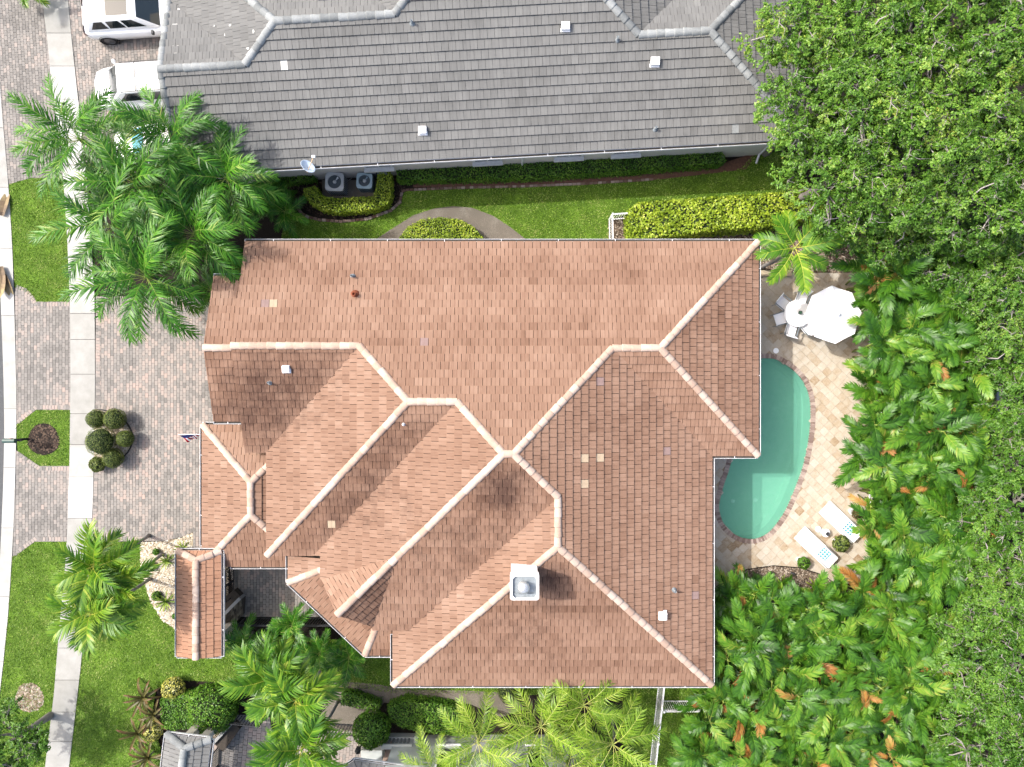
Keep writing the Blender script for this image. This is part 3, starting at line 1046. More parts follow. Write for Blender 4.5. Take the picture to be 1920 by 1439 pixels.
def paving(root_name, label, loop, mat, jmat, w, l, zt, ang=0.0, gap=.006, bond=.5, seed=1, keep=300, holes=(), tfun=None, tile='paver', hole_sheet=()):
    """pavers laid in running bond and cut to the outline; the 300 nearest the middle of the view are objects"""
    r = random.Random(seed)
    root = sheet(root_name, jmat, loop, zt - .03, hole_sheet, kind='structure', label=label)
    ca, sa = math.cos(ang), math.sin(ang)
    rot = lambda p: (p[0] * ca + p[1] * sa, -p[0] * sa + p[1] * ca)
    back = lambda p: (p[0] * ca - p[1] * sa, p[0] * sa + p[1] * ca)
    L2 = [rot(p) for p in loop]
    x0, x1 = min(p[0] for p in L2), max(p[0] for p in L2)
    y0, y1 = min(p[1] for p in L2), max(p[1] for p in L2)
    full, part = [], MB()
    lib = {}
    nx = int((x1 - x0) / w) + 1
    for i in range(nx):
        xa = x0 + i * w
        strip = clip_rect(L2, xa + gap, xa + w - gap, y0 - 1, y1 + 1)
        if not strip:
            continue
        yo = y0 - l * ((i % 2) * bond if bond >= 0 else r.random())
        for j in range(int((y1 - yo) / l) + 1):
            ya = yo + j * l
            cx, cy = back((xa + w / 2, ya + l / 2))
            if any(inside((cx, cy), h) for h in holes):
                continue
            c = clip_rect(strip, xa + gap, xa + w - gap, ya + gap, ya + l - gap)
            if not c:
                continue
            ar = abs(area(c))
            if ar < .0015:
                continue
            t = tfun(cx, cy, r) if tfun else min(.99, max(0, r.gauss(.5, .24)))
            dz = r.uniform(-.003, .003)
            isf = ar > (w - 2 * gap) * (l - 2 * gap) * .995
            q = [back(p) for p in c]
            if isf:
                full.append((cx * cx + cy * cy, cx, cy, t, dz, q))
            else:
                part.prism(q, zt - .03, zt + dz, t)
    full.sort()
    for k, (d, cx, cy, t, dz, q) in enumerate(full):
        if k < keep:
            key = int(t * 10)
            if key not in lib:
                mb = MB()
                mb.prism([back((sx * (w / 2 - gap), sy * (l / 2 - gap))) for sx, sy in ((-1, -1), (1, -1), (1, 1), (-1, 1))], -.03, 0, (key + .5) / 10)
                lib[key] = mb.mesh(tile, mat)
            add(tile, lib[key], root, Matrix.Translation((cx, cy, zt + dz)))
        else:
            part.prism(q, zt - .03, zt + dz, t)
    if part.f:
        part.obj(tile + 's', mat, root, kind='stuff')
    return root


PW, PLn = .1475, .232
D1 = [(180, 556), (425, 556), (425, 1048), (362, 1048), (362, 998), (340, 1008), (305, 1015), (172, 1016), (174, 950), (177, 850), (179, 720)]
BED = [G(178 + 71 * math.cos(a), 822 + 54 * math.sin(a)).xy for a in np.linspace(-math.pi / 2, math.pi / 2, 19)]
BED = [tuple(p) for p in BED]
paving('driveway', 'main paver driveway in front of the terracotta house', [tuple(p) for p in G2(D1)], M_PAVER, M_JOINT, PW, PLn, .012, seed=3, holes=[offset_loop(BED, -.15)])
D2a = [(28, 540), (48, 547), (66, 566), (132, 566), (133, 700), (133, 769), (66, 769), (31, 796), (31, 700)]
D2b = [(31, 845), (74, 874), (132, 874), (130, 960), (126, 1016), (66, 1016), (48, 1028), (24, 1044), (28, 950), (30, 880)]
paving('driveway_apron', 'paver apron between kerb and sidewalk above the mailbox bed', [tuple(p) for p in G2(D2a)], M_PAVER, M_JOINT, PW, PLn, .012, seed=4, tfun=lambda x, y, r: r.gauss(.38, .2))
paving('driveway_apron', 'paver apron between kerb and sidewalk below the mailbox bed', [tuple(p) for p in G2(D2b)], M_PAVER, M_JOINT, PW, PLn, .012, seed=5, tfun=lambda x, y, r: r.gauss(.36, .2))
D3 = [(-60, -60), (72, -60), (80, 0), (97, 150), (117, 300), (121, 336), (58, 334), (17, 346), (12, 300), (5, 220), (-4, 100), (-10, 20), (-30, -60)]
D4 = [(122, -60), (470, -60), (470, 330), (163, 330), (150, 200), (134, 63), (128, 0)]
paving('driveway_apron', 'paver apron between kerb and sidewalk of the grey house', [tuple(p) for p in G2(D3)], M_PAVER, M_JOINT, PW, PLn, .012, math.radians(4), seed=6, tfun=lambda x, y, r: r.gauss(.3, .2))
paving('driveway', 'paver driveway of the grey house under the parked cars', [tuple(p) for p in G2(D4)], M_PAVER, M_JOINT, PW, PLn, .012, math.radians(4), seed=7, tfun=lambda x, y, r: r.gauss(.45, .26))
paving('courtyard', 'shaded paver courtyard behind the entrance gate', [tuple(p) for p in G2([(428, 1045), (650, 1045), (690, 1157), (445, 1157)])], M_PAVER, M_JOINT, PW, PLn, .012, seed=8)
paving('courtyard', 'paver courtyard behind the grey entrance gate', [tuple(p) for p in G2([(395, 1338), (505, 1344), (530, 1480), (360, 1480)])], M_PAVER, M_JOINT, .2, .24, .012, math.radians(-5), seed=9)
paving('courtyard', 'narrow paver court beside the round bush at the bottom', [tuple(p) for p in G2([(505, 1368), (690, 1372), (690, 1480), (530, 1480)])], M_PAVER, M_JOINT, PW, PLn, .012, math.radians(-5), seed=10, tfun=lambda x, y, r: r.gauss(.75, .15))


def border(root, pts_px, w=.2, l=.14, z=.014, mat=None, name='paver', step=None, seed=2, h=.03, ref=None):
    """single row of pieces following a line on the ground"""
    r = random.Random(seed)
    P = [Vector((*G(x, y).xy, 0)) for x, y in pts_px]
    seg = [(P[i + 1] - P[i]).length for i in range(len(P) - 1)]
    tot = sum(seg)
    n = max(1, round(tot / l))
    lib = {}
    for k in range(n):
        s = (k + .5) * tot / n
        i = 0
        while i < len(seg) - 1 and s > seg[i]:
            s -= seg[i]
            i += 1
        p = P[i] + (P[i + 1] - P[i]) * (s / seg[i])
        # tangent averaged over neighbouring pieces
        d = (P[i + 1] - P[i]).normalized()
        a = math.atan2(d.y, d.x) + r.uniform(-.02, .02)
        key = r.randint(0, 7)
        if key not in lib:
            mb = MB()
            x, y = tot / n / 2 - .006, w / 2
            e = .008
            mb.faces([(-x, -y, -h), (x, -y, -h), (x, y, -h), (-x, y, -h), (-x + e, -y + e, 0), (x - e, -y + e, 0), (x - e, y - e, 0), (-x + e, y - e, 0)],
                     [(4, 5, 6, 7), (0, 1, 5, 4), (1, 2, 6, 5), (2, 3, 7, 6), (3, 0, 4, 7)], key / 7)
            lib[key] = mb.mesh(name, mat or M_PAVER)
        add(name, lib[key], root, Matrix.Translation((p.x, p.y, z + r.uniform(-.003, .003))) @ Matrix.Rotation(a, 4, 'Z'))


apr = bpy.data.objects['driveway_apron']
apr2 = bpy.data.objects['driveway_apron.001']
border(apr, [(30, 538), (48, 545), (58, 556), (68, 571), (131, 571)], z=.019)
border(apr, [(131, 764), (68, 764), (33, 792)], z=.019)
border(apr2, [(33, 850), (74, 879), (131, 879)], z=.019)
border(apr2, [(27, 1040), (48, 1024), (66, 1011), (126, 1011)], z=.019)
drv = bpy.data.objects['driveway']
border(drv, [(184, 560), (184, 640), (184, 764)], z=.019)
border(drv, [(181, 880), (178, 950), (176, 1010)], z=.019)
border(drv, [(180, 1011), (305, 1010), (340, 1003), (366, 992)], z=.019)
border(drv, [(178 + 76 * math.cos(a), 822 + 59 * math.sin(a)) for a in np.linspace(-math.pi / 2, math.pi / 2, 22)], z=.021)

# ------------------------------------------------------------------ lawns, beds, paths
LAWN = dict(
    verge=('small lawn between kerb and sidewalk under the queen palms', [(17, 346), (58, 334), (121, 336), (124, 400), (127, 450), (129, 520), (132, 566), (66, 566), (56, 553), (46, 546), (28, 540), (23, 450), (18, 380)]),
    island=('hexagonal grass bed around the mailbox mulch ring', [(66, 769), (133, 769), (132, 874), (74, 874), (33, 847), (31, 820), (31, 796)]),
    south_verge=('long lawn strip between kerb and sidewalk at lower left', [(24, 1044), (48, 1028), (66, 1016), (126, 1016), (123, 1060), (110, 1200), (102, 1300), (86, 1440), (80, 1480), (-24, 1480), (0, 1300), (6, 1250), (16, 1150), (22, 1060)]),
    front=('front lawn below the driveway and around the gate', [(173, 1016), (262, 1016), (264, 1060), (280, 1125), (305, 1165), (335, 1184), (420, 1205), (450, 1190), (740, 1205), (745, 1300), (640, 1285), (560, 1278), (440, 1282), (330, 1275), (292, 1296), (285, 1340), (300, 1400), (310, 1480), (126, 1480), (140, 1330), (152, 1250), (165, 1100)]),
    side=('sunny lawn strip between the two houses', [(535, 400), (575, 402), (600, 412), (640, 416), (690, 410), (735, 396), (752, 378), (758, 358), (860, 352), (980, 350), (1100, 345), (1200, 340), (1300, 330), (1380, 320), (1420, 285), (1500, 285), (1520, 400), (1180, 402), (1145, 412), (1140, 500), (520, 500)]),
    corner=('shaded lawn patch behind the white side fence', [(1170, 1270), (1420, 1270), (1420, 1480), (1170, 1480)]),
    eave=('narrow lawn strip along the south eave', [(745, 1240), (1170, 1240), (1170, 1300), (960, 1304), (745, 1296)]),
)
BLP = []
for k, (lab, pts) in LAWN.items():
    lp = [tuple(p) for p in G2(pts)]
    sheet('lawn', M_GRASS, lp, 0.0 if k != 'eave' else .004, kind='structure', label=lab)
    BLP.append(lp)


def scatter(loop, dens, rng):
    lo, hi = np.min(loop, 0), np.max(loop, 0)
    n = int(np.prod(hi - lo) * dens)
    P = rng.uniform(lo, hi, (n, 2))
    return P[inside_np(P, loop)]


def blades(name, label, loops, dens, ln, rng, holes=(), mat=None):
    P = np.concatenate([scatter(l, dens, rng) for l in loops])
    for h in holes:
        P = P[~inside_np(P, h)]
    n = len(P)
    a = rng.uniform(0, 2 * np.pi, n)
    tilt = rng.uniform(.3, 1.25, n)
    L = ln * rng.uniform(.5, 1.2, n)
    w = .010 + .012 * rng.random(n)
    d = np.stack([np.cos(a), np.sin(a)], 1)
    s = np.stack([-d[:, 1], d[:, 0]], 1)
    V = np.zeros((n, 3, 3))
    V[:, 0, :2] = P - s * w[:, None]
    V[:, 1, :2] = P + s * w[:, None]
    V[:, 2, :2] = P + d * (L * np.sin(tilt))[:, None]
    V[:, 2, 2] = L * np.cos(tilt) + .004
    F = np.arange(n * 3).reshape(n, 3)
    # patches of drier grass
    pat = np.sin(P[:, 0] * 2.1 + np.sin(P[:, 1] * 1.7) * 2) * np.cos(P[:, 1] * 2.6 + np.sin(P[:, 0] * 3.1)) + .7 * np.sin(P[:, 0] * 5.3 + 1.7 * np.sin(P[:, 1] * 4.1)) * np.sin(P[:, 1] * 6.1)
    t = np.clip(rng.normal(.45, .26, n) + .22 * pat, 0, 1)
    me = np_mesh(name, V.reshape(-1, 3), F, t, mat or M_BLADE)
    return add(name, me, kind='stuff', label=label, cat='grass')


MUL = [tuple(G(82 + 30 * math.cos(a) * (1 + .06 * math.sin(3 * a)), 824 + 30 * math.sin(a)).xy) for a in np.linspace(0, 2 * math.pi, 25)[:-1]]
PATH = [tuple(p) for p in G2([(690, 500), (700, 452), (740, 426), (775, 404), (815, 391), (850, 387), (885, 390), (925, 405), (955, 425), (985, 448), (1000, 500)])]
blades('grass', 'short green grass blades of the lawns', BLP, 480, .085, NPR, holes=[MUL, PATH])
sheet('dirt_path', M_DIRT, PATH, .006, kind='structure', label='bare sandy arc of soil around the half-round hedge')
sheet('mulch_ring', M_SOIL, MUL, .012, kind='structure', label='round mulch bed behind the mailbox')
SPATH = [tuple(p) for p in G2([(600, 1288), (640, 1278), (700, 1282), (760, 1293), (870, 1295), (960, 1300), (985, 1330), (940, 1345), (880, 1320), (720, 1318), (700, 1345), (690, 1372), (600, 1372), (600, 1330)])]
sheet('dirt_path', M_DIRT, SPATH, .008, kind='structure', label='bare dirt path along the bottom hedges')
PEB = [tuple(p) for p in G2([(262, 1017), (305, 1016), (340, 1009), (362, 999), (362, 1048), (428, 1048), (428, 1157), (440, 1160), (432, 1195), (420, 1204), (335, 1183), (305, 1164), (280, 1124), (264, 1060)])]
sheet('pebble_bed', M_PEBB, PEB, .010, kind='structure', label='cream pebble bed beside the entrance gate')
sheet('pebble_bed', M_PEBB, BED, .026, kind='structure', label='half-round pebble bed under the clipped topiary balls')
GRN = [tuple(p) for p in G2([(1141, 415), (1180, 405), (1300, 440), (1440, 425), (1640, 415), (1640, 512), (1421, 512), (1380, 512), (1141, 512)])]
sheet('gravel_bed', M_PEBGB, GRN, .008, kind='structure', label='grey-brown gravel bed beside the patio and hedge')
GRS = [tuple(p) for p in G2([(1330, 1110), (1362, 1086), (1400, 1069), (1450, 1062), (1500, 1066), (1545, 1080), (1566, 1096), (1600, 1110), (1560, 1150), (1330, 1150)])]
sheet('gravel_bed', M_PEBGB, GRS, .03, kind='structure', label='curved gravel bed edging the lower patio')
NMB = [tuple(p) for p in G2([(980, 352), (980, 338), (1180, 330), (1360, 312), (1430, 290), (1400, 318), (1200, 340)])]
sheet('mulch_strip', M_BRNM, [tuple(p) for p in G2([(775, 352), (775, 340), (980, 338), (1180, 330), (1360, 305), (1420, 285), (1400, 318), (1200, 341), (980, 350)])], .006, kind='structure', label='reddish mulch strip in front of the long hedge')


def stones(name, label, loop, dens, r0, r1, mat, z, rng, flat=.6, holes=()):
    P = scatter(loop, dens, rng)
    for h in holes:
        P = P[~inside_np(P, h)]
    n = len(P)
    o = np.array([(1, 0, 0), (.3, .95, 0), (-.8, .6, 0), (-.8, -.6, 0), (.3, -.95, 0), (0, 0, 1)])
    R = rng.uniform(r0, r1, n)
    a = rng.uniform(0, 2 * np.pi, n)
    V = np.empty((n, 6, 3))
    sx = rng.uniform(.7, 1.3, n)
    x, y = o[:, 0][None] * sx[:, None], o[:, 1][None] / sx[:, None]
    V[:, :, 0] = P[:, :1] + R[:, None] * (x * np.cos(a)[:, None] - y * np.sin(a)[:, None])
    V[:, :, 1] = P[:, 1:] + R[:, None] * (x * np.sin(a)[:, None] + y * np.cos(a)[:, None])
    V[:, :, 2] = z + R[:, None] * o[:, 2][None] * flat
    V[:, 5, :2] += rng.normal(0, .25, (n, 2)) * R[:, None]
    f = np.array([(i, (i + 1) % 5, 5) for i in range(5)])
    F = (np.arange(n)[:, None, None] * 6 + f[None]).reshape(-1, 3)
    t = np.repeat(np.clip(rng.normal(.55, .25, n), 0, 1), 5)
    return add(name, np_mesh(name, V.reshape(-1, 3), F, t, mat), kind='stuff', label=label, cat='gravel')


stones('pebbles', 'cream pebbles filling the bed by the gate', PEB, 340, .025, .06, M_PEB, .012, NPR)
stones('pebbles', 'cream pebbles around the clipped topiary balls', BED, 340, .022, .05, M_PEB, .028, NPR)
stones('gravel', 'grey-brown gravel beside the patio and hedge', GRN, 300, .025, .06, M_PEBG, .01, NPR)
stones('gravel', 'gravel of the curved lower patio bed', GRS, 340, .02, .05, M_PEBG, .032, NPR)
stones('mulch', 'dark bark chips in the mailbox ring', offset_loop(MUL, -.05), 260, .03, .07, M_CHIP, .014, NPR, .35)
ACB = [tuple(p) for p in G2([(470, 318), (760, 318), (760, 390), (700, 405), (640, 410), (590, 405), (560, 385), (550, 360), (470, 360)])]
stones('mulch', 'dark bark chips around the air conditioners', ACB, 220, .03, .07, M_CHIP, -.05, NPR, .4)
stones('mulch', 'fallen leaves and bark under the palm grove', [tuple(p) for p in G2([(1640, 480), (1920, 480), (1920, 1439), (1260, 1439), (1340, 1090), (1640, 1100)])], 40, .05, .11, M_CHIP, -.05, NPR, .3)

# half-round bed edging
mb = MB()
ol, il = offset_loop(BED, .03), offset_loop(BED, -.02)
n = len(BED)
for i in range(n - 1):
    q = [il[i], ol[i], ol[i + 1], il[i + 1]]
    mb.prism(q, -.02, .07)
mb.obj('bed_edging', M_BLACKE, None, label='black edging strip around the half-round pebble bed', cat='edging')

edg = thing('brick_edging', 'curved row of bricks edging the bed around the air conditioners', 'edging', G(640, 412))
border(edg, [(560, 380), (558, 390), (565, 400), (577, 407), (600, 413), (640, 416), (690, 411), (732, 396), (750, 380), (754, 360), (760, 357)], .14, .2, .06, M_EDGE, 'brick', seed=5, h=.12)
edg2 = thing('brick_edging', 'straight row of bricks edging the mulch before the long hedge', 'edging', G(1000, 350))
border(edg2, [(760, 357), (860, 353), (980, 350), (1100, 345), (1225, 337)], .12, .2, .055, M_EDGE, 'brick', seed=6, h=.12)

# ------------------------------------------------------------------ patio and pool
DECKPX = [(1300, 512), (1640, 512), (1636, 700), (1634, 1095), (1566, 1094), (1545, 1078), (1500, 1064), (1450, 1060), (1400, 1067), (1362, 1084), (1330, 1110), (1270, 1110), (1270, 800), (1300, 800)]
DECKL = [tuple(p) for p in G2(DECKPX)]


def trav_t(x, y, r):
    q = r.random()
    return r.uniform(.08, .26) if q < .05 else r.uniform(.34, .52) if q < .2 else min(.98, r.gauss(.74, .1))


paving('pool_deck', 'cream travertine pool deck laid on the diagonal', DECKL, M_TRAV, M_GROUT, .345, .345, .02, math.radians(45), gap=.004, bond=-1, seed=12, holes=[offset_loop(POOL, .1)], tfun=trav_t, tile='tile',
       hole_sheet=[offset_loop(POOL, .13)])
pool = thing('swimming_pool', 'kidney-shaped swimming pool with green water and brick coping', 'swimming pool', G(1440, 850, -.1))
M_PLAS = varied('pool_plaster', [(0, (.44, .62, .53)), (.5, (.52, .7, .6)), (1, (.6, .76, .66))], wt=0, wn=1.3, nscale=1.1, fine=10, famp=.7)
mb = MB()
floor_l, mid_l = offset_loop(POOL, -.18), offset_loop(POOL, -.02)
n = len(POOL)
rings = [(POOL, 0.0), (mid_l, -.9), (floor_l, -1.15)]
for (a, za), (b, zb_) in zip(rings, rings[1:]):
    for i in range(n):
        j = (i + 1) % n
        mb.poly([(*a[i], za), (*b[i], zb_), (*b[j], zb_), (*a[j], za)] if area(POOL) > 0 else [(*a[j], za), (*b[j], zb_), (*b[i], zb_), (*a[i], za)])
mb.faces([(*p, -1.15) for p in floor_l], tri_poly(floor_l))
basin = mb.obj('basin', M_PLAS, pool)
t = NT('pool_water')
tr = t.n('ShaderNodeBsdfTransparent')
nz = t.noise(t.pos(), 5.0, 3)
t.l(t.ramp(nz, [(.35, (.62, .86, .75)), (.65, (.68, .88, .79))]), tr.inputs[0])
gl = t.n('ShaderNodeBsdfGlossy')
gl.inputs['Roughness'].default_value = .03
bp = t.n('ShaderNodeBump')
bp.inputs['Strength'].default_value = .3
bp.inputs['Distance'].default_value = .03
t.l(t.noise(t.pos(), 9.0, 3), bp.inputs['Height'])
t.l(bp.outputs[0], gl.inputs['Normal'])
fr_ = t.n('ShaderNodeFresnel')
fr_.inputs['IOR'].default_value = 1.33
df = t.n('ShaderNodeBsdfDiffuse')
df.inputs[0].default_value = (.13, .36, .26, 1)
m0 = t.n('ShaderNodeMixShader')
m0.inputs[0].default_value = .48
t.l(tr.outputs[0], m0.inputs[1])
t.l(df.outputs[0], m0.inputs[2])
mx = t.n('ShaderNodeMixShader')
t.l(fr_.outputs[0], mx.inputs[0])
t.l(m0.outputs[0], mx.inputs[1])
t.l(gl.outputs[0], mx.inputs[2])
t.l(mx.outputs[0], t.out.inputs[0])
wl = offset_loop(POOL, -.005)
mbw = MB()
mbw.faces([(*p, -.09) for p in wl], tri_poly(wl))
mbw.obj('water', t.m, pool)
# coping bricks laid radially round the rim
CP = [Vector((*p, 0)) for p in POOL]
seg = [(CP[(i + 1) % n] - CP[i]).length for i in range(n)]
tot = sum(seg)
nb = int(tot / .125)
lib = {}
for k in range(nb):
    s_ = k * tot / nb
    i = 0
    while s_ > seg[i]:
        s_ -= seg[i]
        i += 1
    p = CP[i].lerp(CP[(i + 1) % n], s_ / seg[i])
    t0 = (CP[(i + 1) % n] - CP[i - 1]).normalized()
    t1_ = (CP[(i + 2) % n] - CP[i]).normalized()
    d_ = t0.lerp(t1_, s_ / seg[i])
    a = math.atan2(d_.y, d_.x)
    key = RND.randint(0, 7)
    sg = -1 if area(POOL) > 0 else 1
    if key not in lib:
        q = MB()
        q.faces([(-.055, sg * -.03, -.06), (.055, sg * -.03, -.06), (.06, sg * .19, -.03), (-.06, sg * .19, -.03), (-.052, sg * -.03, .012), (.052, sg * -.03, .012), (.058, sg * .19, .012), (-.058, sg * .19, .012)],
                [(4, 5, 6, 7) if sg > 0 else (7, 6, 5, 4), (0, 1, 5, 4), (1, 2, 6, 5), (2, 3, 7, 6), (3, 0, 4, 7)], key / 7)
        lib[key] = q.mesh('coping_brick', M_COPE)
    add('coping_brick', lib[key], pool, Matrix.Translation((p.x, p.y, .022 + RND.uniform(-.002, .002))) @ Matrix.Rotation(a, 4, 'Z'))
mb = MB()
ring_in, ring_out = offset_loop(POOL, .0), offset_loop(POOL, .2)
for i in range(n):
    j = (i + 1) % n
    q = [ring_in[i], ring_out[i], ring_out[j], ring_in[j]]
    mb.prism(q, -.07, .012)
mb.obj('coping_bed', plain('coping_mortar', base(150, 136, 126), .95), pool)
M_DRAIN = plain('drain_cover', (.75, .8, .78), .5)
for px, py in ((1374, 940), (1416, 938)):
    q = MB().lathe([(.1, 0), (.1, .02), (.08, .035), (.02, .04)], G(px, py, -1.15), 14)
    q.obj('drain_cover', M_DRAIN, pool)
q = MB()
q.prism([tuple(p) for p in G2([(1345, 974), (1369, 1001), (1366, 1010), (1340, 990)])], -.5, -.16)
q.obj('entry_step', plain('pale_step_plaster', (.42, .58, .48), .8), pool)
q = MB().lathe([(.13, 0), (.13, .012), (.11, .02), (.03, .022)], G(1455, 658, .02), 18)
q.obj('skimmer_lid', M_WHITE, None, True, label='small round white skimmer lid in the patio by the pool', cat='lid')
q = MB()
q.box(G(1421, 0).x - 1.0, G(1482, 0).x, G(0, 519).y, G(0, 508).y, -.05, .16)
q.obj('garden_curb', plain('cut_limestone', base(214, 196, 166), .9), None, label='low stone curb between gravel bed and patio', cat='curb')
# ------------------------------------------------------------------ fences, gates, small structures
def MX(p, a=0.0):
    p = Vector(p)
    return Matrix.Translation((p.x, p.y, p.z if len(p) > 2 else 0)) @ Matrix.Rotation(a, 4, 'Z')


def picket_fence(name, label, cat, A, B, h, mat, gap=.11, pw=.011, post=2.4):
    A, B = Vector((A[0], A[1], 0)), Vector((B[0], B[1], 0))
    L = (B - A).length
    a = math.atan2((B - A).y, (B - A).x)
    M = MX(A, a)
    t = thing(name, label, cat, A)
    for z in (.12, h - .16, h - .02):
        MB().box(0, L, -.018, .018, z - .018, z + .018).obj('rail', mat, t, M=M)
    n = max(1, round(L / gap))
    pk = MB().box(-pw, pw, -pw, pw, .05, h - .04).mesh('picket', mat)
    for i in range(n):
        add('picket', pk, t, M @ Matrix.Translation(((i + .5) * L / n, 0, 0)))
    k = max(1, round(L / post))
    pm = MB().box(-.03, .03, -.03, .03, -.05, h + .03).box(-.038, .038, -.038, .038, h + .03, h + .05).mesh('post', mat)
    for i in range(k + 1):
        add('post', pm, t, M @ Matrix.Translation((i * L / k, 0, 0)))
    return t


g0 = lambda x, y: G(x, y, 0)
picket_fence('picket_fence', 'short white picket fence ending the side lawn at the hedge', 'fence', g0(1142, 413), g0(1186, 410), 1.2, M_WHITEM)
picket_fence('picket_fence', 'white picket fence running under the eave from the side lawn corner', 'fence', g0(1142, 413.5), g0(1143, 480), 1.2, M_WHITEM)
picket_fence('picket_fence', 'white picket fence along the palm side of the patio', 'fence', g0(1628, 498), g0(1628, 1030), 1.2, M_WHITEM)
picket_fence('picket_fence', 'tall white picket fence running down from the south eave', 'fence', g0(1236, 1262), g0(1213, 1478), 1.25, M_WHITEM, .1)
picket_fence('picket_fence', 'short white picket fence branching right below the south eave', 'fence', g0(1235, 1313), g0(1310, 1313), 1.2, M_WHITEM, .1)
picket_fence('iron_fence', 'black iron picket fence closing the courtyard', 'fence', g0(462, 1158), g0(690, 1158), 1.2, M_DARKM, .12, .012)
picket_fence('iron_fence', 'black iron fence beside the large clipped hedge at the bottom', 'fence', g0(432, 1336), g0(500, 1342), 1.1, M_DARKM, .14, .012)
picket_fence('iron_fence', 'black iron fence touching the round bush at the bottom', 'fence', g0(612, 1355), g0(690, 1360), 1.1, M_DARKM, .14, .012)


def iron_gate(label, A, B, h):
    A, B = Vector((A[0], A[1], 0)), Vector((B[0], B[1], 0))
    L = (B - A).length
    M = MX(A, math.atan2((B - A).y, (B - A).x))
    t = thing('iron_gate', label, 'gate', A)
    for lo, hi in ((0, L / 2 - .01), (L / 2 + .01, L)):
        f = MB()
        for a in ((lo, hi, .05, .11), (lo, hi, 1.0, 1.09), (lo, hi, h - .06, h)):
            f.box(a[0], a[1], -.025, .025, a[2], a[3])
        f.box(lo, lo + .05, -.025, .025, 0.05, h)
        f.box(hi - .05, hi, -.025, .025, .05, h)
        fo = f.obj('gate_leaf', M_DARKM, t, M=M)
        k = 9
        bar = MB().box(-.012, .012, -.012, .012, .11, h - .06).mesh('bar', M_DARKM)
        for i in range(k):
            add('bar', bar, fo, M @ Matrix.Translation((lo + (hi - lo) * (i + .5) / k, 0, 0)))
    return t


def gate_house(label, corner_px, z, rot, mat, deck, cap, gapw, seed):
    """small gabled tile roof on stuccoed posts over an entrance gate"""
    x0, x1, y0, y1 = gapw
    t = thing('gate_roof', label, 'gate roof', (*corner_px, 0))
    M = Matrix.Translation((corner_px[0], corner_px[1], 0)) @ Matrix.Rotation(rot, 4, 'Z')
    X = lambda x, y, zz: M @ Vector((x, y, zz))
    xm = (x0 + x1) / 2
    zr = z + .34 * (x1 - x0) / 2
    rf = Roofing(mat, expo=.31, thick=.035, seed=seed)
    n0 = .34
    rf.plane([X(x0, y0, z), X(x0, y1, z), X(xm, y1 - n0, zr), X(xm, y0, zr)], mean=.65)
    rf.plane([X(x1, y1, z), X(x1, y0, z), X(xm, y0, zr), X(xm, y1 - n0, zr)], mean=.55)
    rf.plane([X(x0, y1, z), X(x1, y1, z), X(xm, y1 - n0, zr)], mean=.65)
    ro = rf.finish(t, 'gate', deck)
    caps(cap, ro, X(xm, y0, zr), X(xm, y1 - n0, zr))
    for a in (x0, x1):
        caps(cap, ro, X(a, y1, z), X(xm, y1 - n0, zr), lift=.01)
    R3 = M.to_3x3()
    gutter(t, X(x0, y0, z), X(x0, y1, z), R3 @ Vector((-1, 0, 0)), .09, .09)
    gutter(t, X(x1, y0, z), X(x1, y1, z), R3 @ Vector((1, 0, 0)), .12, .1)
    gutter(t, X(x0, y1, z), X(x1, y1, z), R3 @ Vector((0, 1, 0)), .1, .09)
    gutter(t, X(x0, y0, z), X(x1, y0, z), R3 @ Vector((0, -1, 0)), .08, .09)
    post = MB().box(-.16, .16, -.16, .16, -.1, z - .1).mesh('post', M_STUC)
    for a in (xm - .35, xm + .35):
        for b in (y0 + .45, y1 - .5):
            add('post', post, t, M @ Matrix.Translation((a, b, 0)))
    return t


gz = 2.8
gx0, gx1, gy0, gy1 = G(332, 0, gz).x, G(415, 0, gz).x, G(0, 1231, gz).y, G(0, 1033, gz).y
gate_house('terracotta tiled gate roof standing over the entrance gate by the pebble bed', (gx0, gy0), gz, 0, M_TILE_N, M_DECK, CAP, (0, gx1 - gx0, 0, gy1 - gy0), 21)
iron_gate('black iron double gate under the terracotta gate roof', g0(439, 1058), g0(439, 1118), 2.1)
gq = G(396, 1387, gz)
gate_house('grey tiled gate roof at the bottom edge of the picture', (gq.x, gq.y), gz, math.radians(-7), M_TILE_G, M_DECKG, CAPG, (-1.95, 0, -4.0, 0), 22)
iron_gate('black iron gate under the grey gate roof', g0(413, 1396), g0(409, 1470), 2.1)


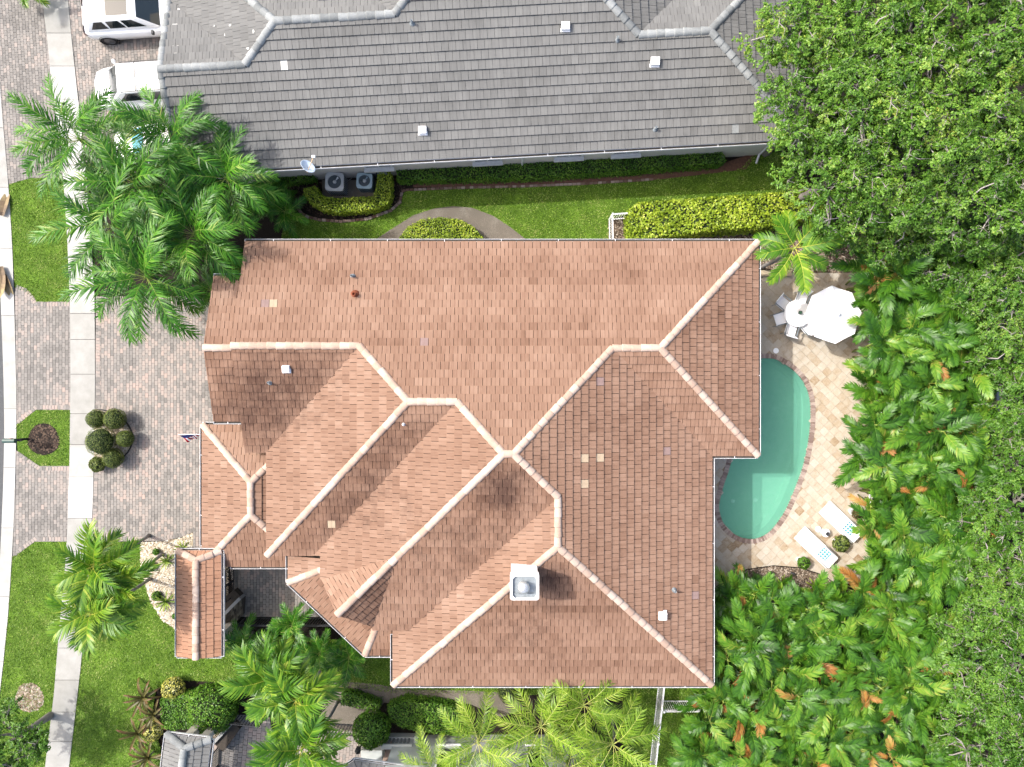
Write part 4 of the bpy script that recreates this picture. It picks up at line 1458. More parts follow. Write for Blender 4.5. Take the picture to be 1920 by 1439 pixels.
def stone_wall(label, quad, zhi, zlo, strip_w=.14):
    """low wall with a sloping face of stacked stones and a smooth coping strip"""
    a, b, c, d = (Vector((*G(x, y).xy, 0)) for x, y in quad)       # a-b high edge, d-c low edge
    t = thing('stone_wall', label, 'wall', (a + c) * .5)
    mb = MB()
    P = [a, b, c, d]
    T = [a + Vector((0, 0, zhi)), b + Vector((0, 0, zhi)), c + Vector((0, 0, zlo)), d + Vector((0, 0, zlo))]
    mb.faces([*P, *T], [(7, 6, 5, 4), (0, 1, 5, 4), (1, 2, 6, 5), (2, 3, 7, 6), (3, 0, 4, 7)])
    body = mb.obj('wall_body', M_JOINT, t)
    rows, cols = 5, 11
    nrm = (T[1] - T[0]).cross(T[3] - T[0]).normalized()
    if nrm.z < 0:
        nrm = -nrm
    L = lambda s, q: T[0].lerp(T[1], s).lerp(T[3].lerp(T[2], s), q)
    for j in range(rows):
        s = -.02 - RND.random() * .06
        while s < 1:
            w = RND.uniform(.06, .13)
            s0, s1 = max(0, s) + .006, min(1, s + w) - .006
            if s1 - s0 > .02:
                q0, q1 = j / rows + .008, (j + 1) / rows - .008
                h = RND.uniform(.01, .035)
                base_ = [L(s0, q0), L(s1, q0), L(s1, q1), L(s0, q1)]
                top = [p + nrm * h for p in base_]
                st = MB()
                st.faces([*base_, *top], [(4, 5, 6, 7), (7, 6, 5, 4), (0, 1, 5, 4), (1, 2, 6, 5), (2, 3, 7, 6), (3, 0, 4, 7)][:1] + [(0, 1, 5, 4), (1, 2, 6, 5), (2, 3, 7, 6), (3, 0, 4, 7)], RND.random())
                st.obj('stone', M_STONE, t)
            s += w
    u = (b - a).normalized()
    nn = Vector((-u.y, u.x, 0))
    if (c - b).dot(nn) > 0:
        nn = -nn
    cp = [a, b, b + nn * strip_w, a + nn * strip_w]
    MB().prism([tuple(p.xy) for p in cp], -.05, zhi + .05).obj('coping', plain('smooth_grey_coping', base(196, 196, 194), .8), t)
    e = [a + nn * strip_w, b + nn * strip_w, b + nn * (strip_w + .4), a + nn * (strip_w + .55)]
    MB().prism([tuple(p.xy) for p in e], -.05, zhi - .12).obj('rubble_top', M_STONE, t)
    return t


stone_wall('low stacked-stone wall with pale coping beside the entrance gate', [(428, 1150), (461, 1117), (459, 1150), (424, 1184)], .55, .15)
stone_wall('low stacked-stone wall with pale coping beside the grey gate roof', [(404, 1384), (440, 1345), (414, 1348), (395, 1372)], .5, .3)

# concrete boundary wall among the trees on the right
bw_ = thing('boundary_wall', 'grey concrete boundary wall glimpsed among the trees at right', 'wall', g0(1880, 600))
a, b = g0(1850, 790), g0(1862, 400)
u = (b - a).normalized()
nn = Vector((u.y, -u.x, 0))
MB().prism([tuple(p.xy) for p in (a, b, b + nn * .2, a + nn * .2)], -.1, .6).obj('wall_body', M_STUCG, bw_)
MB().prism([tuple(p.xy) for p in (a - nn * .05, b - nn * .05, b + nn * .28, a + nn * .28)], 1.0 * .602, .7).obj('coping', plain('wall_coping', base(176, 178, 182), .8), bw_)
sheet('concrete_path', plain('grey_path_concrete', base(178, 178, 174), .9), [tuple(p) for p in G2([(1790, 1370), (1822, 1370), (1830, 1480), (1784, 1480)])], -.02, kind='structure', label='grey concrete path at the bottom right')

# ------------------------------------------------------------------ the house at the bottom edge
sh = thing('south_house', 'pale grey house at the bottom edge with white window frames', 'house', G(850, 1420))
yw = g0(0, 1379).y
xa, xb = g0(742, 0).x, g0(1120, 0).x
mb = MB()
wins = [(g0(827, 0).x, g0(866, 0).x), (g0(986, 0).x, g0(1018, 0).x)]
mb.prism([(xa, yw), (xb, yw), (xb, yw - 4), (xa, yw - 4)], -.1, .95)
edges = [xa] + [q for w_ in wins for q in w_] + [xb]
for i in range(0, len(edges), 2):
    mb.box(edges[i], edges[i + 1], yw - 4, yw, .95, 3.0)
mb.box(xa, xb, yw - 4, yw - .35, .95, 3.0)
mb.obj('wall', M_STUCS, sh)
for x0, x1 in wins:
    f = MB()
    for q in ((x0 - .06, x1 + .06, yw - .02, yw + .07, .88, .97), (x0, x0 + .07, yw - .12, yw + .02, .97, 3.0), (x1 - .07, x1, yw - .12, yw + .02, .97, 3.0)):
        f.box(*q)
    wo = f.obj('window', M_WHITEM, sh)
    MB().box(x0 + .07, x1 - .07, yw - .3, yw - .14, .97, 2.9).obj('pane', M_GLASS, wo)
mb = MB()
rz = 2.6
p0, p1, p2 = G(664, 1426, rz), G(763, 1440, rz), G(560, 1500, rz)
rg = Roofing(M_TILE_G, expo=.34, thick=.04, seed=31)
e1 = (p1 - p0).normalized()
sl = Vector((e1.y, -e1.x, 0))
rg.plane([p0, p1 + e1 * .3, p1 + e1 * .3 + sl * 2.5 + Vector((0, 0, .85)), p0 + sl * 2.5 + e1 * 2.0 + Vector((0, 0, .85))])
e2 = (p2 - p0).normalized()
s2 = Vector((-e2.y, e2.x, 0))
rg.plane([p0, p0 + sl * 2.5 + e1 * 2.0 + Vector((0, 0, .85)), p2 + s2 * 2 + Vector((0, 0, .7)), p2])
rg.finish(sh, 'south', M_DECKG)
gutter(sh, p0, p1 + e1 * .3, -sl, .1, .1)
gutter(sh, p2, p0, -s2, .1, .1)
mb = MB()
mb.prism([tuple(p.xy) for p in (g0(781, 1366), g0(788, 1367), g0(786, 1392), g0(778, 1390))], -.1, .75)
mb.obj('pilaster', plain('pale_pilaster', base(206, 212, 212), .85), sh)
# porch parapet with turned balusters
pw_ = MB()
pw_.box(g0(722, 0).x, g0(778, 0).x, g0(0, 1383).y, g0(0, 1376).y, -.1, .35)
pw_.box(g0(722, 0).x, g0(778, 0).x, g0(0, 1384).y, g0(0, 1375).y, .95, 1.05)
pw_.box(g0(683, 0).x, g0(722, 0).x, g0(0, 1412).y, g0(0, 1392).y, -.1, .75)
pw_.obj('porch_parapet', M_STUCS, sh)
for px in (727, 734, 741, 748, 755, 762, 769):
    MB().lathe([(.07, .35), (.05, .42), (.085, .58), (.05, .78), (.045, .86), (.07, .95)], (g0(px, 0).x, g0(0, 1379.5).y, 0), 10).obj('baluster', plain('baluster_stone', base(176, 178, 176), .8), sh, True)
sheet('porch_floor', plain('porch_tile', base(196, 168, 148), .8), [tuple(p) for p in G2([(690, 1386), (778, 1386), (778, 1480), (690, 1480)])], .02, parent=sh)
# wall lantern and porch chair
q = MB()
lp = G(672, 1406, 1.6)
q.box(lp.x - .09, lp.x + .09, lp.y - .09, lp.y + .09, 1.45, 1.75)
q.lathe([(.14, 1.75), (.05, 1.9), (.02, 1.96)], (lp.x, lp.y, 0), 8)
q.obj('wall_lantern', M_DARKM, sh)

M_SLING = plain('white_sling_fabric', (.74, .74, .75), .7, namp=.04)


def chair(name, label, cat, p, a, mat, frame, group=None, w=.27):
    """patio chair with sling seat, raised back, arms and four legs; faces +x"""
    t = thing(name, label, cat, p, group)
    M = MX(p, a)
    t.rotation_euler = (0, 0, 0)
    MB().box(-.24, .26, -w + .02, w - .02, .42, .45).obj('seat', mat, t, M=M)
    mb = MB()
    mb.faces([(-.26, -w + .02, .45), (-.26, w - .02, .45), (-.42, w - .02, .92), (-.42, -w + .02, .92), (-.23, -w + .02, .45), (-.23, w - .02, .45), (-.39, w - .02, .94), (-.39, -w + .02, .94)],
             [(0, 3, 2, 1), (4, 5, 6, 7), (3, 7, 6, 2), (0, 1, 5, 4), (0, 4, 7, 3), (1, 2, 6, 5)])
    mb.obj('backrest', mat, t, M=M)
    for s in (-1, 1):
        MB().box(-.36, .22, s * w - .02, s * w + .02, .63, .66).obj('armrest', frame, t, M=M)
        for x in (-.24, .2):
            MB().tube([(x, s * w, .64), (x * 1.1, s * w, 0.02)], .014, 6).obj('leg', frame, t, M=M)
    return t


TC = G(1496, 588, .75)
tb = thing('patio_table', 'round white patio table partly under the umbrella', 'table', (TC.x, TC.y, .02))
MB().lathe([(.5, .7), (.6, .71), (.615, .725), (.61, .745), (.58, .75)], (TC.x, TC.y, 0), 40).obj('table_top', M_WHITE, tb)
for k in range(4):
    a = k * math.pi / 2 + .6
    MB().tube([(TC.x + .4 * math.cos(a), TC.y + .4 * math.sin(a), .71), (TC.x + .48 * math.cos(a), TC.y + .48 * math.sin(a), .02)], .02, 8).obj('leg', M_WHITEM, tb)
CH = [(1466, 568, 'white patio chair at the upper left of the round table'), (1466, 597, 'white patio chair directly left of the round table'), (1483, 617, 'white patio chair at the lower left of the round table'),
      (1506, 550, 'white patio chair above the round table under the palm frond'), (1515, 617, 'white patio chair below the round table at the umbrella edge')]
for px, py, lab in CH:
    p = G(px, py, .45)
    d_ = (TC.xy - p.xy).normalized()
    p = Vector((*(TC.xy - d_ * .74), .02))
    chair('patio_chair', lab, 'chair', p, math.atan2(d_.y, d_.x), M_SLING, M_GALV, 'white chairs around the patio table')
# vase with leaves on the table
vz = G(1500, 587, .85)
va = thing('table_plant', 'small green potted plant on the round patio table', 'plant', (vz.x, vz.y, .752))
MB().lathe([(.05, 0), (.07, .05), (.075, .1), (.05, .13)], (vz.x, vz.y, .752), 12).obj('pot', plain('grey_pot', (.3, .3, .3), .6), va, True)
# umbrella: eight panels on a tilted frame, pole and base beside the table
UC = G(1566, 590, 2.35)
um = thing('patio_umbrella', 'open white octagonal patio umbrella beside the palms', 'umbrella', (UC.x, UC.y, .02))
tilt = Matrix.Translation((UC.x, UC.y, 2.25)) @ Matrix.Rotation(math.radians(5), 4, Vector((.3, 1, 0)))
M_CANV = plain('white_canvas', (.78, .78, .79), .8, namp=.03)
for k in range(8):
    a0, a1 = (k + .1) * math.pi / 4, (k + 1.1) * math.pi / 4
    r_ = 1.27
    A_, B_ = Vector((r_ * math.cos(a0), r_ * math.sin(a0), -.02)), Vector((r_ * math.cos(a1), r_ * math.sin(a1), -.02))
    mb = MB()
    top = Vector((0, 0, .36))
    prev = None
    for s in (.06, .4, .75, 1.0):
        row = []
        for q in (0, .25, .5, .75, 1):
            p = top.lerp(A_.lerp(B_, q), s)
            p.z -= .05 * math.sin(math.pi * q) * s + .05 * math.sin(math.pi * s)
            row.append(p)
        if prev:
            for i in range(4):
                mb.poly([prev[i], row[i], row[i + 1], prev[i + 1]])
        prev = row
    for i in range(4):
        mb.poly([prev[i], prev[i] + Vector((0, 0, -.09)), prev[i + 1] + Vector((0, 0, -.09)), prev[i + 1]])
    mb.obj('canopy_panel', M_CANV, um, M=tilt)
    MB().tube([(0, 0, .33), A_ * .98 + Vector((0, 0, -.02))], .01, 4).obj('rib', M_WHITEM, um, M=tilt)
MB().lathe([(.1, .34), (.09, .38), (.03, .41), (.02, .47)], (0, 0, 0), 12).obj('finial', M_CANV, um, True, M=tilt)
MB().tube([(UC.x, UC.y, .06), (UC.x, UC.y, 2.5)], .022, 8).obj('pole', M_WHITEM, um)
MB().lathe([(.3, .0), (.3, .05), (.25, .08), (.05, .1), (.04, .3)], (UC.x, UC.y, .02), 20).obj('base', M_WHITEM, um, True)


def lounger(label, hd, ft, wd):
    """chaise longue from its foot end to its raised head end"""
    A, B = G(*ft, .35), G(*hd, .4)
    d_ = (B - A)
    d_.z = 0
    L = d_.length
    M = MX((A.x, A.y, .02), math.atan2(d_.y, d_.x))
    t = thing('sun_lounger', label, 'sun lounger', (A.x, A.y, .02))
    w = wd / 2
    f = MB()
    f.box(0, L, w - .05, w, .24, .3).box(0, L, -w, -w + .05, .24, .3).box(0, .05, -w + .05, w - .05, .24, .3).box(L - .05, L, -w + .05, w - .05, .24, .3)
    f.obj('frame', M_WHITEM, t, M=M)
    for x in (.18, L - .3):
        for s in (-1, 1):
            MB().box(x - .025, x + .025, s * (w - .05) - .02, s * (w - .05) + .02, 0, .24).obj('leg', M_WHITEM, t, M=M)
    m = MB()
    m.box(.02, L * .63, -w + .055, w - .055, .305, .385)
    mo = m.obj('mattress', M_WHITE, t, M=M)
    b = mo.modifiers.new('soft', 'BEVEL')
    b.width, b.segments = .03, 3
    m = MB()
    m.box(0, L * .37, -w + .055, w - .055, 0, .08)
    mo = m.obj('backrest', M_WHITE, t, M=M @ Matrix.Translation((L * .635, 0, .31)) @ Matrix.Rotation(math.radians(-10), 4, 'Y'))
    b = mo.modifiers.new('soft', 'BEVEL')
    b.width, b.segments = .03, 3
    for s in (-1, 1):
        MB().box(L * .62, L * .98, s * (w - .03) - .014, s * (w - .03) + .014, .44, .465).obj('armrest', M_GALV, t, M=M)
    MB().box(.05, .075, -w + .1, w - .12, .386, .392).obj('strap', M_GALV, t, M=M)
    return M, L, w


# patterned cushion: pale aqua cloth printed with rows of teal dots
t = NT('dotted_cushion_cloth')
tc = t.n('ShaderNodeTexCoord')
mp = t.n('ShaderNodeMapping')
mp.inputs['Scale'].default_value = (7.5, 7.5, 0)
t.l(tc.outputs['Object'], mp.inputs[0])
fr2 = t.n('ShaderNodeVectorMath', operation='FRACTION')
t.l(mp.outputs[0], fr2.inputs[0])
ds = t.n('ShaderNodeVectorMath', operation='DISTANCE')
t.l(fr2.outputs[0], ds.inputs[0])
ds.inputs[1].default_value = (.5, .5, 0)
M_CUSH = t.fin(t.ramp(ds.outputs['Value'], [(.0, (.01, .09, .14)), (.26, (.02, .14, .2)), (.3, (.12, .4, .5)), (.42, (.16, .46, .56)), (.47, (.55, .7, .74)), (.7, (.3, .58, .66))]), .8)
for lab, hd, ft, labc in (('white sun lounger nearest the pool at the lower patio', (1561, 1056), (1500, 999), 'dotted aqua cushion on the lounger nearest the pool'),
                          ('white sun lounger partly under the palm fronds', (1608, 1008), (1547, 951), 'dotted aqua cushion on the lounger under the palms')):
    M, L, w = lounger(lab, hd, ft, .76)
    mb = MB()
    P, k = [], 6
    for i in range(k + 1):
        for j in range(k + 1):
            x, y = i / k * 2 - 1, j / k * 2 - 1
            P.append((x * .23, y * .23, .05 * (1 - x ** 4) * (1 - y ** 4)))
    mb.faces(P, [(i * (k + 1) + j, (i + 1) * (k + 1) + j, (i + 1) * (k + 1) + j + 1, i * (k + 1) + j + 1) for i in range(k) for j in range(k)])
    c_ = mb.obj('cushion', M_CUSH, None, True, M=M @ Matrix.Translation((L * .72, .04, .43)) @ Matrix.Rotation(math.radians(-8), 4, 'Y'), label=labc, cat='cushion', group='dotted cushions on the loungers')
# side table between the loungers
sp = G(1549, 1000, .4)
st_ = thing('side_table', 'small white side table between the two loungers', 'table', (sp.x, sp.y, .02))
MB().lathe([(.17, .36), (.19, .38), (.19, .4), (.17, .405)], (sp.x, sp.y, 0), 20).obj('table_top', M_WHITEM, st_, True)
MB().lathe([(.12, .0), (.03, .04), (.025, .36)], (sp.x, sp.y, .02), 12).obj('pedestal', M_WHITEM, st_, True)
MB().lathe([(.06, 0), (.09, .05), (.095, .06), (.06, .02)], (sp.x + .05, sp.y - .03, .407), 14).obj('ash_bowl', M_DARKM, None, True, label='dark round bowl on the small white side table', cat='bowl')
q = G(1541, 996, .42)
MB().lathe([(.13, 0), (.14, .03), (.14, .05), (.05, .07)], (q.x, q.y, .02), 16).obj('floor_lantern', plain('pale_blue_plastic', (.55, .68, .78), .4), None, True, label='pale blue lidded tub beside the side table', cat='tub')
for px, py, lab in ((1445, 1073, 'black garden spotlight in the gravel bed nearer the house'), (1484, 1074, 'black garden spotlight in the gravel bed nearer the loungers')):
    p = g0(px, py)
    t_ = thing('garden_spotlight', lab, 'spotlight', p, 'black garden spotlights')
    MB().tube([(p.x, p.y, 0), (p.x, p.y, .16)], .012, 6).obj('stake', M_DARKM, t_)
    Mq = Matrix.Translation((p.x, p.y, .2)) @ Matrix.Rotation(math.radians(70), 4, Vector((.3, 1, 0)))
    MB().lathe([(.035, -.12), (.05, -.05), (.055, .08), (.045, .085)], (0, 0, 0), 10).obj('lamp_head', M_DARKM, t_, True, M=Mq)

# ------------------------------------------------------------------ air conditioners, dish, bins by the grey wall
M_ACG = plain('grey_ac_metal', (.36, .37, .37), .5, .4)
M_ACB = plain('blue_grey_ac_metal', (.25, .33, .36), .45, .4)
M_SIDE = plain('dark_ac_louvre', (.05, .065, .075), .5, .4)


def ac_unit(label, px, py, s, h, top, a, blade):
    c = G(px, py, h)
    t = thing('air_conditioner', label, 'air conditioner', (c.x, c.y, 0))
    M = MX((c.x, c.y, 0), a)
    x = s / 2
    MB().box(-x + .04, x - .04, -x + .04, x - .04, 0.02, h - .06).obj('coil_case', M_SIDE, t, M=M)
    lv = MB().box(-.008, .008, -.01, .01, .06, h - .07).mesh('louvre', top)
    for k in range(9):
        v = -x + .07 + (s - .14) * k / 8
        for q in ((v, -x + .025), (v, x - .025), (-x + .025, v), (x - .025, v)):
            add('louvre', lv, t, M @ Matrix.Translation((q[0], q[1], 0)))
    # top plate with a round opening
    r = x * .74
    sq = []
    for ang in np.linspace(0, 2 * math.pi, 33)[:-1]:
        cx_, cy_ = math.cos(ang), math.sin(ang)
        k = min(x / max(abs(cx_), 1e-6), x / max(abs(cy_), 1e-6))
        k = min(k, x * 1.27)
        sq.append((cx_ * k, cy_ * k))
    ci = [(r * math.cos(a_), r * math.sin(a_)) for a_ in np.linspace(0, 2 * math.pi, 33)[:-1]]
    mb = MB()
    for i in range(32):
        j = (i + 1) % 32
        mb.poly([(*ci[i], h), (*sq[i], h), (*sq[j], h), (*ci[j], h)])
        mb.poly([(*sq[i], h - .07), (*sq[j], h - .07), (*sq[j], h), (*sq[i], h)])
        mb.poly([(*ci[j], h - .12), (*ci[i], h - .12), (*ci[i], h), (*ci[j], h)])
    tp = mb.obj('top_plate', top, t, M=M)
    mb = MB()
    mb.faces([(*p, h - .118) for p in ci], [tuple(range(32))])
    mb.obj('fan_well', plain('fan_well_black', (.012, .013, .015), .6), tp, M=M)
    for k in range(3):
        b0 = k * 2.094 + .5
        mb = MB()
        P = []
        for rr in (.06, r * .5, r * .88):
            for da, z in ((-.1, -.06), (.62, -.02)):
                P.append((rr * math.cos(b0 + da), rr * math.sin(b0 + da), h + z - .02))
        mb.faces(P, [(0, 2, 3, 1), (2, 4, 5, 3)])
        mb.obj('fan_blade', blade if k == 0 else M_SIDE, tp, M=M)
    MB().lathe([(.085, h - .09), (.085, h - .03), (.05, h - .015)], (0, 0, 0), 14).obj('fan_hub', M_ACG, tp, True, M=M)
    for k in range(8):
        b0 = k * math.pi / 4
        MB().tube([(.06 * math.cos(b0), .06 * math.sin(b0), h + .004), (r * math.cos(b0), r * math.sin(b0), h + .004)], .004, 4).obj('guard_wire', M_SIDE, tp, M=M)


ac_unit('grey air conditioner with open black fan beside the hedge', 627, 341, .84, .95, M_ACG, -.03, plain('bright_fan_blade', (.7, .7, .7), .4))
ac_unit('blue-grey air conditioner nearer the bins', 683, 339, .72, .85, M_ACB, -.03, M_ACB)
pd = MB().box(g0(628, 0).x - .6, g0(716, 0).x, g0(0, 372).y, g0(0, 338).y, -.055, .012)
pd.obj('equipment_pad', M_DIRT, None, label='worn concrete pad under the two air conditioners', cat='pad')
# satellite dish on the wall
dc = G(577, 313, 3.75)
di = thing('satellite_dish', 'pale satellite dish mounted on the grey stucco wall', 'satellite dish', (dc.x, dc.y, 3.1))
nz_ = Vector((.62, .45, .62)).normalized()
Md = Matrix.Translation(dc) @ nz_.to_track_quat('Z', 'Y').to_matrix().to_4x4()
mb = MB().lathe([(.02, -.06), (.15, -.045), (.26, -.01), (.33, .03), (.32, .036), (.25, 0.0), (.14, -.035), (.005, -.05)], (0, 0, 0), 28)
mb.obj('reflector', plain('pale_blue_grey_paint', (.5, .58, .66), .5), di, True, M=Md)
tip = dc + Vector((.36, .28, .42))
MB().tube([dc - Vector((.05, .2, .1)), tip], .02, 6).obj('feed_arm', plain('tan_plastic', (.5, .36, .22), .6), di)
MB().box(-.07, .07, -.05, .05, -.05, .05, 0, Matrix.Translation(tip)).obj('feed_horn', M_WHITEM, di)
MB().tube([dc - nz_ * .05, dc + Vector((-.02, .12, -.3)), dc + Vector((-.02, .2, -.5))], .025, 6).obj('mount', M_GALV, di)
M_BIN = plain('dark_grey_plastic', (.075, .085, .095), .55)
for px, lab, wd_, h_ in ((702, 'taller dark grey storage bin against the grey wall', .42, .8), (722, 'shorter dark grey storage bin behind the hedge corner', .4, .7)):
    p = g0(px, 326)
    t_ = thing('storage_bin', lab, 'bin', p)
    MB().box(p.x - wd_ / 2, p.x + wd_ / 2, p.y - .22, p.y + .22, -.06, h_).obj('bin_body', M_BIN, t_)
    lo = MB().box(p.x - wd_ / 2 - .02, p.x + wd_ / 2 + .02, p.y - .25, p.y + .24, h_ + .002, h_ + .05).obj('lid', plain('grey_lid', (.13, .14, .15), .5), t_)
p = g0(685, 326)
ho = thing('hose_pot', 'oval dark pot with a coiled hose by the grey wall', 'pot', p)
Mo = Matrix.Translation((p.x, p.y, -.06)) @ Matrix.Diagonal((1.35, .8, 1, 1))
MB().lathe([(.2, 0), (.25, .3), (.27, .4), (.24, .4), (.21, .1)], (0, 0, 0), 20).obj('pot_body', M_BIN, ho, True, M=Mo)
pts = [(p.x + (.18 + .03 * math.sin(i)) * math.cos(i * .55) * 1.2, p.y + .13 * math.sin(i * .55), .3 + i * .006) for i in range(26)]
MB().tube(pts + [(p.x - .8, p.y - .35, .05), (p.x - 1.6, p.y - .2, .0), (p.x - 2.3, p.y + .1, .1)], .014, 5).obj('hose', plain('grey_hose', (.3, .29, .27), .6), ho, True)
for px in (599, 613, 622):
    q = W(uv(g0(px, 304))[0], .55, 1.35)
    MB().box(-.08, .08, -.1, .06, -.1, .1, 0, Matrix.Translation(q)).obj('wall_box', M_STUCG, gh)

# ------------------------------------------------------------------ mailbox, flag, debris
mp_ = G(18, 827, 1.15)
ml = thing('mailbox', 'dark green mailbox on a post at the kerb', 'mailbox', (mp_.x + .05, mp_.y, 0))
M_MBG = plain('dark_green_enamel', (.04, .075, .065), .4, .4)
P, prof = [], [(-.1, 0), (-.1, .14), (-.07, .2), (0, .225), (.07, .2), (.1, .14), (.1, 0)]
mb = MB()
for x in (-.27, .27):
    P += [(mp_.x + x, mp_.y + a, 1.05 + b) for a, b in prof]
mb.faces(P, [(i, i + 7, i + 8, i + 1) for i in range(6)] + [(0, 6, 13, 7), tuple(range(7)), tuple(range(13, 6, -1))])
mb.obj('mail_case', M_MBG, ml)
MB().box(mp_.x - .05, mp_.x + .05, mp_.y - .05, mp_.y + .05, -.1, 1.05).box(mp_.x - .05, mp_.x + .42, mp_.y - .035, mp_.y + .035, .92, 1.0).obj('post', M_DARKM, ml)
MB().box(mp_.x + .1, mp_.x + .13, mp_.y + .105, mp_.y + .12, 1.1, 1.3).obj('signal_flag', plain('red_enamel', (.4, .03, .02), .4), ml)
# flag on a short pole under the front eave
fb = G(378, 816, 2.25)
fl_ = thing('flag', 'American flag on a short pole under the front eave', 'flag', (fb.x, fb.y, 1.9))
A_, B_ = Vector((fb.x + .6, fb.y + .02, 2.0)), Vector((fb.x - .95, fb.y + .03, 2.4))
MB().tube([A_, B_], .014, 6).obj('pole', M_WHITEM, fl_)
t = NT('flag_cloth')
r_ = t.n('ShaderNodeValToRGB')
r_.color_ramp.interpolation = 'CONSTANT'
for i, (p_, c_) in enumerate(((0, (.32, .01, .02)), (.3, (.75, .75, .75)), (.7, (.015, .025, .14)))):
    e = r_.color_ramp.elements[i] if i < 2 else r_.color_ramp.elements.new(p_)
    e.position, e.color = p_, (*c_, 1)
t.l(t.tint(), r_.inputs[0])
M_FLAG = t.fin(r_.outputs[0], .8)
mb = MB()
nu, nv = 16, 13
D_ = (A_ - B_)
Lf = .95


def fpt(i, j):
    s, q = i / nu, j / nv            # along the fly, across the hoist
    p = B_ + D_.normalized() * (q * .9 + .06)
    fold = .05 * math.sin(q * 14 + s * 5) * s
    return p + Vector((.1 * s + .05 * s * math.sin(q * 9), -.3 * s * (1 - .75 * q) + fold + .1 * (q - .5), -.55 * s + .1 * s * q))


for i in range(nu):
    for j in range(nv):
        tt = 1.0 if (j < 7 and i < nu * .4) else (0.0 if j % 2 == 0 else .5)
        mb.poly([fpt(i, j), fpt(i + 1, j), fpt(i + 1, j + 1), fpt(i, j + 1)], tt)
for i in range(5):
    for j in range(5):
        p = fpt(.6 + i * 1.2, .8 + j * 1.25) + Vector((0, .004, .006))
        mb.poly([p + Vector((.012 * math.cos(a_), .008 * math.sin(a_) + .004, .01 * math.sin(a_))) for a_ in np.linspace(0, 6.283, 6)[:-1]], .5)
mb.obj('cloth', M_FLAG, fl_)

# ------------------------------------------------------------------ cars
M_CARW = plain('white_car_paint', (.78, .79, .8), .22, .5, namp=.02)
M_CARW.node_tree.nodes['Principled BSDF'].inputs['Coat Weight'].default_value = .6
M_CGL = plain('tinted_car_glass', (.012, .018, .02), .06, .7, namp=.05)
M_CGT = plain('teal_windshield', (.10, .27, .3), .08, .7, namp=.1)
M_TYRE = plain('black_tyre', (.015, .015, .016), .8)
M_RIM = plain('dark_alloy', (.14, .14, .15), .35, .5, .7)
M_TAIL = plain('dark_red_lamp', (.06, .008, .01), .25, .5)
M_LAMP = plain('headlamp', (.5, .52, .55), .15, .6)


